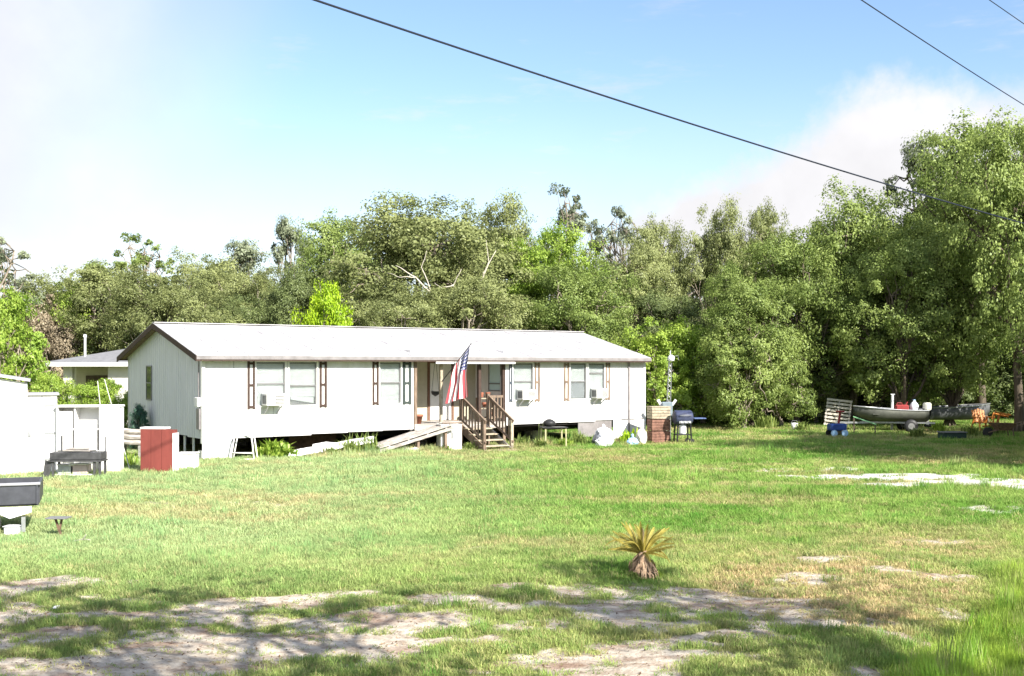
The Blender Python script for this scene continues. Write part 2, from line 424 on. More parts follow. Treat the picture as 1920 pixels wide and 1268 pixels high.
def grass():
    P = []; S = []; T = []
    bands = [(8.6, 13, 230, .75), (13, 18, 170, .85), (18, 26, 95, 1.1), (26, 38, 48, 1.4), (38, 58, 20, 1.8)]
    for (d0, d1, dens, sc) in bands:
        hw = .50 * d1 + .8; n = int(dens * (d1 - d0) * 2 * hw)
        x = rng.uniform(-hw, hw, n); y = rng.uniform(d0, d1, n); k = np.abs(x) < .49 * y + .6; x, y = x[k], y[k]
        b, dr, lu = zones(x, y)
        keep = rng.random(len(x)) > np.clip(b * 1.25 - .08, 0, .95)
        keep &= ~((dr > .5) & (rng.random(len(x)) < .35))
        # under the house nothing grows
        u = (x + 8.857) * .826 + (y - 32.07) * .5635; v = -(x + 8.857) * .5635 + (y - 32.07) * .826
        keep &= ~((u > 0) & (u < 16.7) & (v > .2) & (v < 7.6))
        x, y, b, dr, lu = x[keep], y[keep], b[keep], dr[keep], lu[keep]
        z = gz(x, y); P.append(np.stack([x, y, z], 1))
        hgt = (0.44 + .5 * fbm(x * .8, y * .8 + 11)) * (1 + 2.2 * sm(.3, 1, lu)) * (1 - .6 * sm(.1, .6, b)) * (1 - .3 * dr)
        hb = ((u[keep] > 3.0) & (u[keep] < 17.5)) * sm(-2.6, -.5, v[keep]) * (v[keep] < .6); hgt *= 1 + hb * 2.0 * sm(.35, .7, fbm(x * 1.2 + 7, y * 1.2))
        hgt *= 1 + 1.2 * sm(.62, .78, fbm(x * .5 + 50, y * .5 + 20)) * (y > 22)
        w = rng.uniform(.8, 1.3, len(x)) * sc
        S.append(np.stack([w, w, hgt * rng.uniform(.7, 1.3, len(x)) * (.75 + .25 * sc)], 1))
        g1 = np.array([.16, .32, .055]); g2 = np.array([.38, .50, .14]); g3 = np.array([.66, .50, .29]); g4 = np.array([.42, .56, .085]); g5 = np.array([.52, .60, .33])
        f = np.clip(fbm(x * .7 + 9, y * .7) * 1.6 - .35 + rng.normal(0, .16, len(x)), 0, 1)[:, None]
        c = g1 * (1 - f) + g2 * f
        wl = (sm(2.5, -5, x) * sm(11, 18, y) * .65)[:, None]; c = c * (1 - wl) + g5 * wl       # washed-out glare on the left, put into the blade tint
        q = np.clip(dr[:, None] * rng.uniform(.1, 1.25, (len(x), 1)), 0, .95); c = c * (1 - q) + g3 * q
        q = lu[:, None] * (.95 - .75 * f); c = c * (1 - q) + g4 * q
        q = (rng.random((len(x), 1)) < .12) * .7; c = c * (1 - q) + np.array([.5, .44, .22]) * q
        wd = (rng.random(len(x)) < .05) & (fbm(x * .8 + 60, y * .8) > .48); S[-1][wd, 2] *= 1.9; c[wd] *= np.array([.72, .88, .8])
        c = c * rng.uniform(.72, 1.22, (len(x), 1)) ; T.append(c)
    P = np.concatenate(P); S = np.concatenate(S); T = np.concatenate(T)
    rot = np.stack([rng.normal(0, .12, len(P)), rng.normal(0, .12, len(P)), rng.uniform(0, 6.283, len(P))], 1)
    meshes = [tuft(s, 34, .13, .105, .0085, .7) for s in range(5)]
    print('grass tufts', len(P))
    scatter('grass', meshes, P, rot, S, T, 'patchy green lawn grass in front of the mobile home')
grass()

# ------------------------------------------------------------------ trees
def fol_mat(name, c1, c2, transl=.38):
    m = bpy.data.materials.new(name); m.use_nodes = True; nt = m.node_tree; L = nt.links.new; nt.nodes.clear()
    out = N(nt, 'ShaderNodeOutputMaterial'); df = N(nt, 'ShaderNodeBsdfDiffuse'); tr = N(nt, 'ShaderNodeBsdfTranslucent')
    gl = N(nt, 'ShaderNodeBsdfGlossy'); gl.inputs['Roughness'].default_value = .45; gl.inputs['Color'].default_value = (.9, .95, .9, 1)
    ms = N(nt, 'ShaderNodeMixShader'); ms.inputs[0].default_value = transl
    m2 = N(nt, 'ShaderNodeMixShader'); m2.inputs[0].default_value = .015
    a = N(nt, 'ShaderNodeAttribute', attribute_name='tint')
    cr = N(nt, 'ShaderNodeValToRGB'); e = cr.color_ramp.elements; e[0].position = 0.1; e[1].position = .9; e[0].color = (*c1, 1); e[1].color = (*c2, 1)
    oi = N(nt, 'ShaderNodeObjectInfo'); ad = N(nt, 'ShaderNodeMath', operation='MULTIPLY_ADD'); ad.inputs[1].default_value = .22; ad.use_clamp = True
    sb = N(nt, 'ShaderNodeMath', operation='SUBTRACT'); sb.inputs[1].default_value = .11
    L(a.outputs['Fac'], sb.inputs[0]); L(oi.outputs['Random'], ad.inputs[0]); L(sb.outputs[0], ad.inputs[2]); L(ad.outputs[0], cr.inputs[0])
    L(cr.outputs[0], df.inputs[0]); L(cr.outputs[0], tr.inputs[0])
    L(df.outputs[0], ms.inputs[1]); L(tr.outputs[0], ms.inputs[2]); L(ms.outputs[0], m2.inputs[1]); L(gl.outputs[0], m2.inputs[2]); L(m2.outputs[0], out.inputs[0])
    return m
FOL = {
    'olive': fol_mat('leaves_olive', (.140, .168, .060), (.375, .410, .165)),
    'green': fol_mat('leaves_green', (.120, .180, .042), (.350, .430, .125)),
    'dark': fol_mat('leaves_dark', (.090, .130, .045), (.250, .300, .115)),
    'bright': fol_mat('leaves_bright', (.17, .29, .035), (.46, .58, .11), .4),
    'lime': fol_mat('leaves_lime', (.23, .38, .015), (.50, .68, .040), .4),
    'grey': fol_mat('leaves_grey', (.145, .175, .110), (.34, .38, .24)),
    'dead': fol_mat('leaves_dead', (.16, .13, .085), (.40, .33, .23), .2),
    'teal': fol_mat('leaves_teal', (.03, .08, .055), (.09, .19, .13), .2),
}
BARK = mat('bark', (.34, .29, .23), .9, .25, 6, bump=.8, color2=(.15, .12, .095), stretch=(1, 1, .3))
BARK_D = mat('bark_dark', (.15, .12, .09), .9, .25, 6, bump=.8, stretch=(1, 1, .3))

def quads_mesh(name, C, D, S_, tint):
    """C centres, D half length vectors, S half side vectors; a bent rhombus per leaf spray"""
    n = len(C); nrm = np.cross(D, S_); nl = np.linalg.norm(nrm, axis=1, keepdims=True) + 1e-9; nrm = nrm / nl * np.linalg.norm(S_, axis=1, keepdims=True) * .35
    V = np.stack([C - D, C + S_ + nrm, C + D, C - S_ + nrm], 1).reshape(-1, 3)
    me = bpy.data.meshes.new(name); me.vertices.add(n * 4); me.vertices.foreach_set('co', V.astype(np.float32).ravel())
    me.loops.add(n * 4); me.loops.foreach_set('vertex_index', np.arange(n * 4, dtype=np.int32))
    me.polygons.add(n); me.polygons.foreach_set('loop_start', np.arange(0, n * 4, 4, dtype=np.int32)); me.polygons.foreach_set('loop_total', np.full(n, 4, np.int32))
    me.update()
    a = me.attributes.new('tint', 'FLOAT', 'FACE'); a.data.foreach_set('value', tint.astype(np.float32))
    return me

def tree_meshes(seed, r=4.5, h=11.0, base=2.0, nl=9, nclump=130, nleaf=300, leaf=.17, clump=.95, sparse=0., trunk_r=.26, droop=.25, lobe=.42):
    """trunk with limbs, and a crown of leaf sprays gathered in clumps on several lobes"""
    q = np.random.default_rng(seed)
    zc = (h + base) / 2; rz = (h - base) / 2
    lobes = []
    for i in range(nl):
        a = i * 2.4 + q.uniform(-.4, .4); t = (i + .5) / nl; zz = base + rz * .35 + (h - base - rz * .5) * t
        prof = max(.12, 1 - abs((zz - zc * .93) / (rz * 1.10)) ** 2.8) ** .5
        rr = r * (1 - lobe) * prof * q.uniform(.75, 1.15)
        lobes.append((np.array([rr * math.cos(a), rr * math.sin(a), zz]), r * lobe * q.uniform(.75, 1.3)))
    lobes.append((np.array([q.uniform(-.3, .3), q.uniform(-.3, .3), h - r * lobe * .75]), r * lobe * .8))
    C = []; D = []; S_ = []; T = []; cl = []
    for k in range(nclump):
        lc, lr = lobes[q.integers(len(lobes))]
        v = q.normal(size=3); v /= np.linalg.norm(v); v[2] = v[2] * .85 + .1
        c = lc + v * lr * q.uniform(.55, 1.08) ** .7
        c[2] = max(c[2], base * q.uniform(.75, 1.2))
        cl.append((c, v))
        n = int(nleaf * q.uniform(.6, 1.3)); cr = clump * q.uniform(.55, 1.25) * (1 - .3 * sparse)
        p = q.normal(size=(n, 3)); p /= np.linalg.norm(p, axis=1, keepdims=True); rad = q.uniform(0, 1, (n, 1)) ** .45
        off = p * rad * cr * np.array([1, 1, .62]); hd = np.hypot(off[:, 0], off[:, 1]); off[:, 2] -= droop * hd ** 2 / max(cr, .1) 
        # several small twigs inside the clump so its edge is ragged
        tw = np.clip(q.normal(size=(14, 3)), -1.35, 1.35) * cr * .62 * np.array([1, 1, .7]); ti = q.integers(14, size=n)
        off = off * .50 + tw[ti] * .75
        C.append(c + off)
        o = p + v * 1.0 + q.normal(size=(n, 3)) * .48; o[:, 2] += .35; o /= np.linalg.norm(o, axis=1, keepdims=True)   # leaf faces outwards
        rd = q.normal(size=(n, 3)); d = np.cross(o, rd); d /= np.linalg.norm(d, axis=1, keepdims=True) + 1e-9; s = np.cross(o, d)
        ln = leaf * q.uniform(.55, 1.25, (n, 1))
        D.append(d * ln * .5); S_.append(s * ln * .30)
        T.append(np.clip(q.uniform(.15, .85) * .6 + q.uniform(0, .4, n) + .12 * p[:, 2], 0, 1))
    CC = np.concatenate(C); h_m = float(np.percentile(CC[:, 2], 99.8)); r_m = float(np.percentile(np.abs(CC[:, :2]), 98.5))
    crown = quads_mesh('crown', np.concatenate(C), np.concatenate(D), np.concatenate(S_), np.concatenate(T))
    # trunk and limbs
    mb = MB(); fork = base * q.uniform(.9, 1.2) + .3
    lean = q.uniform(-.35, .35, 2); top = Vector((lean[0] * 1.5, lean[1] * 1.5, h * .80))
    tp = [Vector((0, 0, -.3)), Vector((lean[0] * .2, lean[1] * .2, fork * .5)), Vector((lean[0] * .7, lean[1] * .7, fork)), Vector((lean[0], lean[1], h * .5)), top]
    mb.tube(tp, [trunk_r * 1.35, trunk_r, trunk_r * .85, trunk_r * .5, .04], 9)
    for i in range(9):
        a = 6.283 * i / 9; mb.tube([(math.cos(a) * trunk_r * 2.0, math.sin(a) * trunk_r * 2.0, -.12), (math.cos(a) * trunk_r * .8, math.sin(a) * trunk_r * .8, .45)], [.05, trunk_r * .35], 5)
    order = q.permutation(len(cl))
    def limb(a, b, r0, r1, wob):
        n = 5; pts = [a.lerp(b, i / n) + Vector(q.normal(size=3)) * wob * math.sin(math.pi * i / n) for i in range(n + 1)]
        for i in range(n + 1): pts[i].z += .10 * (b - a).length * math.sin(math.pi * i / n)
        mb.tube(pts, [r0 + (r1 - r0) * i / n for i in range(n + 1)], 6); return pts
    nmain = 0
    for lc, lr in lobes:
        z0 = min(fork * q.uniform(.85, 1.2), lc[2] - .3) if lc[2] < h * .6 else fork + (h * .5 - fork) * q.random()
        t = (z0 - fork) / max(.01, h * .5 - fork); st = Vector((lean[0] * .7, lean[1] * .7, max(z0, .5)))
        pts = limb(st, Vector(lc), trunk_r * .48, .05, .18)
        near = sorted(range(len(cl)), key=lambda i: np.linalg.norm(cl[i][0] - lc))[:10]
        for i in near[::1]:
            limb(pts[q.integers(3, 6)], Vector(cl[i][0] + cl[i][1] * clump * .3), .045, .012, .1)
    tr = bpy.data.meshes.new('trunk'); tr.from_pydata(mb.v, [], mb.f); tr.materials.append(BARK)
    for p in tr.polygons: p.use_smooth = True
    crown.materials.append(FOL['olive'])
    return tr, crown, h_m, r_m

V = {}
V['oak_a'] = tree_meshes(11, 5.2, 11.0, 1.6, 14, 230, 330, .165, 1.0)
V['oak_b'] = tree_meshes(12, 5.0, 10.5, 1.2, 13, 220, 320, .165, 1.05, droop=.3)
V['oak_c'] = tree_meshes(13, 4.5, 11.5, 2.2, 13, 200, 320, .165, 1.0)
V['low_a'] = tree_meshes(14, 5.0, 10.0, .8, 14, 240, 320, .155, 1.0, droop=.35)
V['low_b'] = tree_meshes(15, 4.6, 10.5, .6, 14, 230, 320, .155, .95, droop=.3)
V['tall'] = tree_meshes(16, 2.6, 12.5, 4.5, 8, 70, 220, .20, .8, sparse=.4, trunk_r=.2)
V['airy'] = tree_meshes(17, 3.6, 13.0, 6.0, 9, 42, 170, .20, .75, sparse=.8, trunk_r=.2)
V['bush'] = tree_meshes(18, 2.4, 4.2, .15, 9, 110, 260, .13, .62, trunk_r=.09)
V['bush_b'] = tree_meshes(19, 2.8, 4.8, .1, 10, 120, 260, .14, .68, trunk_r=.09)
V['shade'] = tree_meshes(20, 4.2, 9.3, 5.4, 8, 38, 100, .17, 1.0, sparse=.5, trunk_r=.12)

def tree(kind, px, d, ytop, wpx, fol, label, name='tree', cat='tree', group=None, bark=None, rz=None, z=0., x=None):
    tr, cr, h, r = V[kind]
    X = at(px, d) if x is None else x
    H = CAMH + (688 - ytop) * d / FPX if ytop is not None else h
    sx = (wpx / FPX * d) / (2 * r) if wpx else 1
    e = empty(name, (X, d, z), random.uniform(0, 6.28) if rz is None else rz, label=label, cat=cat, group=group)
    e.scale = (sx, sx, H / (h * 1.0))
    t = bpy.data.objects.new('trunk', tr); COL.objects.link(t); t.parent = e
    if bark: t.material_slots[0].link = 'OBJECT'; t.material_slots[0].material = bark
    c = bpy.data.objects.new('crown', cr); COL.objects.link(c); c.parent = e
    c.material_slots[0].link = 'OBJECT'; c.material_slots[0].material = FOL[fol]
    return e

G1 = 'woodland trees behind the mobile home'
G2 = 'large trees on the right side of the yard'
G3 = 'trees at the left edge'
T = tree
# left group
T('airy', -15, 56, 425, 170, 'grey', 'thin greyish tree cut by the left edge of the photo', group=G3)
T('bush_b', 0, 43, 520, 170, 'bright', 'bright green leafy tree at the left edge above the white shed', group=G3)
T('bush_b', 85, 60, 555, 120, 'dead', 'pinkish brown half dead shrub between bright tree and small house', 'shrub', 'shrub')
T('bush', 128, 62, 545, 110, 'bright', 'pale green shrub rising behind the pinkish half dead shrub', 'shrub', 'shrub')
T('tall', 165, 64, 492, 110, 'green', 'small ragged tree left of the tree with a bare white trunk', group=G3)
T('oak_b', 50, 64, 520, 200, 'olive', 'olive tree far behind the bright tree at the left edge', group=G3)
T('oak_a', 385, 68, 482, 220, 'olive', 'dull olive tree far behind the wispy grey tree', group=G1)
T('low_a', 500, 64, 500, 170, 'olive', 'olive tree filling the treeline left of the narrow grey tree', group=G1)
T('oak_c', 200, 62, 500, 230, 'olive', 'rounded olive tree behind the small house roof', group=G3)
T('airy', 268, 66, 438, 130, 'green', 'tall open tree with bare pale trunk above the left end of the home', group=G3)
T('oak_b', 320, 58, 505, 230, 'olive', 'broad olive tree directly behind the left gable', group=G1)
T('oak_c', 395, 64, 500, 170, 'olive', 'rounded olive tree left of the wispy grey tree', group=G1)
T('tall', 447, 74, 452, 120, 'grey', 'wispy grey green tree beside the blue gap in the treeline', group=G1)
T('oak_a', 470, 60, 555, 170, 'dark', 'low dark tree behind the left part of the roof', group=G1)
T('tall', 545, 76, 408, 80, 'grey', 'narrow upright grey tree left of the large spreading oak', group=G1)
T('oak_b', 560, 60, 500, 150, 'dark', 'dark tree standing between the narrow grey tree and the lime tree', group=G1)
T('bush', 612, 47, 532, 112, 'lime', 'glowing lime green young tree just above the roof', group=G1)
T('oak_c', 640, 64, 408, 200, 'green', 'green tree on the left shoulder of the large spreading oak', group=G1)
T('oak_a', 790, 56, 362, 360, 'olive', 'largest spreading oak with pale limbs behind the middle of the home', 'oak_tree', group=G1)
T('oak_b', 905, 60, 372, 220, 'olive', 'olive tree on the right shoulder of the large spreading oak', group=G1)
big_oak = [o for o in bpy.data.objects if o.name.startswith('oak_tree')][0]
def pale_limbs():
    Mi = (Matrix.Translation(big_oak.location) @ big_oak.rotation_euler.to_matrix().to_4x4() @ Matrix.Diagonal((*big_oak.scale, 1))).inverted()
    PB = mat('pale_bark', (.62, .56, .47), .9, .15, 6, bump=.5)
    def w(px, py, d): return Mi @ Vector((at(px, d), d, CAMH + (688 - py) * d / FPX))
    for pts, r0 in (([(905, 625, 53), (880, 570, 51.5), (905, 520, 51), (930, 470, 51)], .10), ([(800, 620, 53), (812, 555, 51.3), (780, 520, 51), (742, 498, 51)], .11), ([(880, 570, 51.5), (850, 535, 51.2), (865, 505, 51)], .07),
                    ([(812, 555, 51.3), (790, 500, 51), (800, 470, 51)], .05), ([(905, 520, 51), (915, 490, 50.8), (912, 450, 50.8)], .05), ([(780, 520, 51), (750, 520, 50.8), (725, 512, 50.8)], .04), ([(840, 610, 51.5), (870, 590, 50.8), (905, 585, 50.8)], .05), ([(850, 535, 51.2), (825, 540, 51), (815, 530, 51)], .05)):
        mb = MB(); P = [w(*p) for p in pts]; Q = []
        for a, b in zip(P[:-1], P[1:]):
            for k in range(4): Q.append(a.lerp(b, k / 4) + Vector([random.uniform(-.03, .03) for _ in range(3)]))
        Q.append(P[-1]); mb.tube(Q, [.65 * r0 * (1 - .8 * k / (len(Q) - 1)) for k in range(len(Q))], 6); mb.build('limb', PB, big_oak, True)
pale_limbs()
T('low_a', 730, 50, 545, 240, 'olive', 'low leafy tree touching the roof left of the flag', group=G1)
T('low_b', 885, 51, 500, 240, 'olive', 'grey olive tree with drooping limbs above the flag', group=G1)
T('oak_c', 1030, 57, 425, 190, 'bright', 'yellow green vine covered tree right of the flag', group=G1)
T('airy', 1068, 70, 350, 130, 'grey', 'tall thin tree with open branches above the treeline', group=G1, bark=BARK)
T('airy', 1165, 68, 385, 130, 'grey', 'lacy thin tree right of the tallest open tree', group=G1)
T('low_a', 1085, 53, 480, 240, 'green', 'mid green tree above the right half of the roof', group=G1)
T('oak_a', 1180, 58, 455, 200, 'olive', 'olive tree behind the right end of the roof', group=G1)
T('oak_c', 1235, 62, 415, 130, 'olive', 'narrow olive tree left of the twin rounded tops', group=G1)
T('oak_b', 1335, 62, 383, 150, 'olive', 'left one of the twin rounded tree tops', group=G1)
T('oak_c', 1432, 62, 385, 120, 'olive', 'right one of the twin rounded tree tops', group=G1)
T('low_a', 1250, 56, 540, 200, 'dark', 'dark tree behind the vine thicket right of the home', group=G1)
T('bush_b', 1232, 51, 598, 150, 'bright', 'bright green vine thicket beside the right end of the home', 'shrub', 'shrub', 'bright thicket beside the home')
T('bush_b', 1318, 52, 582, 150, 'bright', 'tallest bright green thicket right of the antenna mast', 'shrub', 'shrub', 'bright thicket beside the home')
T('bush_b', 1280, 54, 640, 150, 'green', 'green thicket filling the gap behind the barrel grill', 'shrub', 'shrub', 'bright thicket beside the home')
# right group
T('low_b', 1410, 50, 500, 190, 'green', 'green tree at the left end of the large right grove', group=G2, bark=BARK_D)
T('low_a', 1490, 52, 435, 240, 'green', 'dense green tree over the left end of the grove shade', group=G2, bark=BARK_D)
T('low_b', 1625, 55, 400, 220, 'green', 'tree filling the grove between the pale trunk and the boat bow', group=G2, bark=BARK_D)
T('oak_a', 1598, 54, 362, 270, 'green', 'green tree with pale trunk beside the leaning pallet', group=G2)
T('oak_b', 1690, 56, 375, 260, 'green', 'tall green tree deep in the grove behind the grey boat', group=G2, bark=BARK_D)
T('tall', 1735, 57, 262, 140, 'grey', 'sparse greyish tree top left of the highest crown', group=G2, bark=BARK_D)
T('low_a', 1650, 53, 470, 250, 'green', 'low crowned tree hanging over the boat', group=G2, bark=BARK_D)
T('oak_c', 1840, 52, 228, 270, 'green', 'highest tree of the right grove', group=G2, bark=BARK_D)
T('low_b', 1700, 49.5, 425, 230, 'green', 'full tree standing right behind the grey boat', group=G2, bark=BARK_D)
T('low_b', 1780, 50, 400, 230, 'green', 'full green tree in front of the highest crown', group=G2, bark=BARK_D)
T('oak_c', 1912, 46, 222, 250, 'green', 'tall tree whose trunk stands near the right edge', group=G2, bark=BARK_D)
T('oak_a', 2190, 54, 250, 330, 'green', 'tree standing just past the right edge', group=G2)
T('bush_b', 1395, 48, 600, 150, 'green', 'rounded green shrub at the left end of the grove', 'shrub', 'shrub')
T('bush', 1465, 50, 640, 120, 'green', 'low green shrub under the left branches of the grove', 'shrub', 'shrub')
T('bush_b', 1530, 53, 650, 120, 'olive', 'olive shrub behind the leaning pallet', 'shrub', 'shrub')
# understory behind
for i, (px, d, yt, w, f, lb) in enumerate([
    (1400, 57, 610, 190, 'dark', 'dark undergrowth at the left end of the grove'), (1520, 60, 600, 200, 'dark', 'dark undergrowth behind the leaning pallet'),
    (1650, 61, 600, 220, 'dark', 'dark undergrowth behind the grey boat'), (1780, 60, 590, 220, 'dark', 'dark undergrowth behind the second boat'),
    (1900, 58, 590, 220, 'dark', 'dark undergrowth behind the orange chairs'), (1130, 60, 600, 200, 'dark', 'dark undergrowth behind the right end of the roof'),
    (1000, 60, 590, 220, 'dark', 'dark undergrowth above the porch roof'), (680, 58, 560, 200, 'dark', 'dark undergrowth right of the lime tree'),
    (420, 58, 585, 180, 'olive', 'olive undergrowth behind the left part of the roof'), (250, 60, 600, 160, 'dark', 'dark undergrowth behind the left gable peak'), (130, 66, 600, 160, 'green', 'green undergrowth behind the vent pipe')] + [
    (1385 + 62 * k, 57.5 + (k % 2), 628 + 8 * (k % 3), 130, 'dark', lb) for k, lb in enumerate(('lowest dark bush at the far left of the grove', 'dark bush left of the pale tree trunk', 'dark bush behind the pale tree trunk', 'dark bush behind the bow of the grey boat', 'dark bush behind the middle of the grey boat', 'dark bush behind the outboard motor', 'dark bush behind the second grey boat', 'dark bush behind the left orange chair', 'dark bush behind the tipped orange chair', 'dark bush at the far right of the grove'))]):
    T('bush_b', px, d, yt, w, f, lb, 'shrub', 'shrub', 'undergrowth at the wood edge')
# shrubs at the left by the small house
T('bush', 185, 47, 712, 110, 'bright', 'yellow green shrub in front of the small house porch', 'shrub', 'shrub')
T('bush', 100, 38, 700, 90, 'bright', 'light green shrub growing beside the white shed', 'shrub', 'shrub')
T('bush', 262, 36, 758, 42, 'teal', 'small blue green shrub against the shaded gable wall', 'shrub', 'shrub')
T('bush', 232, 40, 735, 50, 'bright', 'narrow light shrub at the back corner of the gable', 'shrub', 'shrub')
# trees beside and behind the road, off frame, that shade the foreground and the right lawn
T('shade', None, 2.8, None, None, 'green', 'tree beside the road that dapples the left foreground', 'tree', 'tree', 'roadside shade trees', x=2.1, rz=1.0).scale = (1, 1, .9)
t_ = T('shade', None, 3.9, None, None, 'green', 'small tree beside the road that dapples the middle foreground', 'tree', 'tree', 'roadside shade trees', x=8.6, rz=2.0); t_.scale = (.62, .62, .95)
t_ = T('shade', None, -.6, None, None, 'green', 'tree beside the road that shades the lower right corner', 'tree', 'tree', 'roadside shade trees', x=12.2, rz=4.0); t_.scale = (.8, .8, 1)
for (x, y, k, w, z) in ((19.2, 28, 'oak_a', 'nearest', .82), (23.5, 32.5, 'low_a', 'farthest', .78), (19.8, 33.5, 'oak_c', 'leftmost', .72), (24.3, 39, 'low_a', 'deepest', .50)):
    t_ = T(k, None, y, None, None, 'green', w + ' tree standing off the right side of the yard', 'tree', 'tree', 'off frame trees to the right', x=x); t_.scale = (1, 1, z)

def far_woods():
    """distant wood that closes the horizon: one mass"""
    C = []; D = []; S_ = []; T_ = []
    q = np.random.default_rng(5)
    for k in range(900):
        x = q.uniform(-75, 75); y = 82 + q.uniform(-4, 12); z = abs(q.normal(0, 1)) * 2.2 + q.uniform(0, 4.0)
        n = 55; p = q.normal(size=(n, 3)); p /= np.linalg.norm(p, axis=1, keepdims=True)
        C.append(np.array([x, y, z + .8]) + p * np.array([2, 1.6, 1.5]) * q.uniform(.4, 1, (n, 1)))
        o = p + q.normal(size=(n, 3)) * .6; rd = q.normal(size=(n, 3)); d = np.cross(o, rd); d /= np.linalg.norm(d, axis=1, keepdims=True); s = np.cross(o, d); s /= np.linalg.norm(s, axis=1, keepdims=True)
        D.append(d * .28); S_.append(s * .2); T_.append(q.uniform(0, .8) * .5 + q.uniform(0, .5, n))
    me = quads_mesh('far_woods', np.concatenate(C), np.concatenate(D), np.concatenate(S_), np.concatenate(T_)); me.materials.append(FOL['dark'])
    o = bpy.data.objects.new('far_woods', me); COL.objects.link(o); tag(o, 'distant wood closing the horizon', None, None, 'stuff')
far_woods()

# ------------------------------------------------------------------ mobile home
TH = math.atan2(.5635, .826)
HX, HY, HLEN, HW = -8.857, 32.07, 16.65, 7.64
EAVE, RIDGE = 3.06, 4.02
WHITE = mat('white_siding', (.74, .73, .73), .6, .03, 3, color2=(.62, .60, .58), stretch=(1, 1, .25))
GABLE = mat('shade_grey_siding', (.58, .60, .62), .7, .1, 3, color2=(.52, .54, .55), bump=.15, stretch=(1, 1, .25))  # blue-grey shade of the gable side put into the siding colour
ROOFM = mat('roof_metal', (.50, .49, .50), .6, .1, 1.6, color2=(.31, .295, .30), stretch=(.35, 2.2, 1))
BROWN = mat('brown_trim', (.075, .048, .038), .8, .2, 10, bump=.2)
BROWNL = mat('brown_wood', (.26, .19, .14), .8, .25, 12, bump=.3, stretch=(1, 1, .2))
TAN = mat('tan_wood', (.48, .41, .30), .8, .2, 10, bump=.3)
GREYW = mat('weathered_board', (.50, .46, .42), .85, .2, 9, color2=(.20, .175, .155), bump=.4, stretch=(.3, 2, 2))
BEIGE = mat('beige_wall', (.50, .465, .36), .8, .06, 4)
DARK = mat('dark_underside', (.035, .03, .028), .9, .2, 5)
BLOCK = mat('concrete_block', (.30, .29, .27), .95, .15, 14, bump=.5)
FRAME = mat('white_frame', (.78, .77, .75), .5, .03, 6)
FGREY = mat('grey_frame', (.20, .20, .20), .5, .1, 6)
BLIND = mat('white_blind', (.74, .73, .70), .7, .05, 5)
GUTTER = mat('grey_gutter', (.26, .24, .24), .5, .15, 4)
METAL = mat('galvanised_metal', (.45, .46, .47), .4, .12, 8, metal=.7)
BLACKM = mat('black_metal', (.03, .03, .032), .5, .1, 8)
def glass_mat():
    m = bpy.data.materials.new('window_glass'); m.use_nodes = True; b = m.node_tree.nodes['Principled BSDF']
    b.inputs['Base Color'].default_value = (.9, .95, .95, 1); b.inputs['Roughness'].default_value = .03
    b.inputs['Transmission Weight'].default_value = .92; b.inputs['IOR'].default_value = 1.25; return m
GLASS = glass_mat()
DGLASS = mat('dark_glass', (.035, .045, .05), .08, .1, 2, spec=.6)

home = empty('mobile_home', (HX, HY, 0), TH, label='long white single storey mobile home with low gable roof and recessed porch', cat='mobile home')

def zbot(s): return .62 + .16 * s / HLEN
# openings in the front wall: (s0, s1, z0, z1)
OPEN = [(1.60, 2.50, 1.55, 2.84), (2.64, 3.52, 1.55, 2.84), (5.68, 6.42, 1.55, 2.84), (10.76, 11.58, 1.57, 2.82), (13.20, 13.90, 1.57, 2.82), (14.02, 14.74, 1.57, 2.82)]
P0, P1 = 6.90, 10.45     # porch recess
PD = 1.9
def front_wall():
    seams = [0, .92]
    s = .92
    while s < HLEN - .9:
        s += 1.22; seams.append(min(s, HLEN))
    if seams[-1] < HLEN: seams.append(HLEN)
    for a, b in zip(seams[:-1], seams[1:]):
        a2, b2 = a, b
        pieces = []
        if b <= P0 or a >= P1: pieces = [(a, b)]
        else:
            if a < P0: pieces.append((a, P0))
            if b > P1: pieces.append((P1, b))
        if not pieces: continue
        mb = MB()
        for (p, q) in pieces:
            zb = zbot((p + q) / 2) + random.uniform(-.02, .02)
            xs = sorted({p, q} | {v for o in OPEN for v in o[:2] if p < v < q})
            for x0, x1 in zip(xs[:-1], xs[1:]):
                xm = (x0 + x1) / 2; op = [o for o in OPEN if o[0] <= xm <= o[1]]
                e0 = .006 if abs(x0 - p) < 1e-6 else 0; e1 = .006 if abs(x1 - q) < 1e-6 else 0
                if op:
                    mb.box(x0 + e0, x1 - e1, 0, .09, zb, op[0][2]); mb.box(x0 + e0, x1 - e1, 0, .09, op[0][3], EAVE + .02)
                else:
                    mb.box(x0 + e0, x1 - e1, 0, .09, zb, EAVE + .02)
            # shallow pressed ribs
            x = p + .2
            while x < q - .05:
                if not any(o[0] - .25 < x < o[1] + .25 for o in OPEN): mb.box(x - .012, x + .012, -.008, 0, zb, EAVE)
                x += .2
        mb.build('wall_panel', WHITE, home)
front_wall()

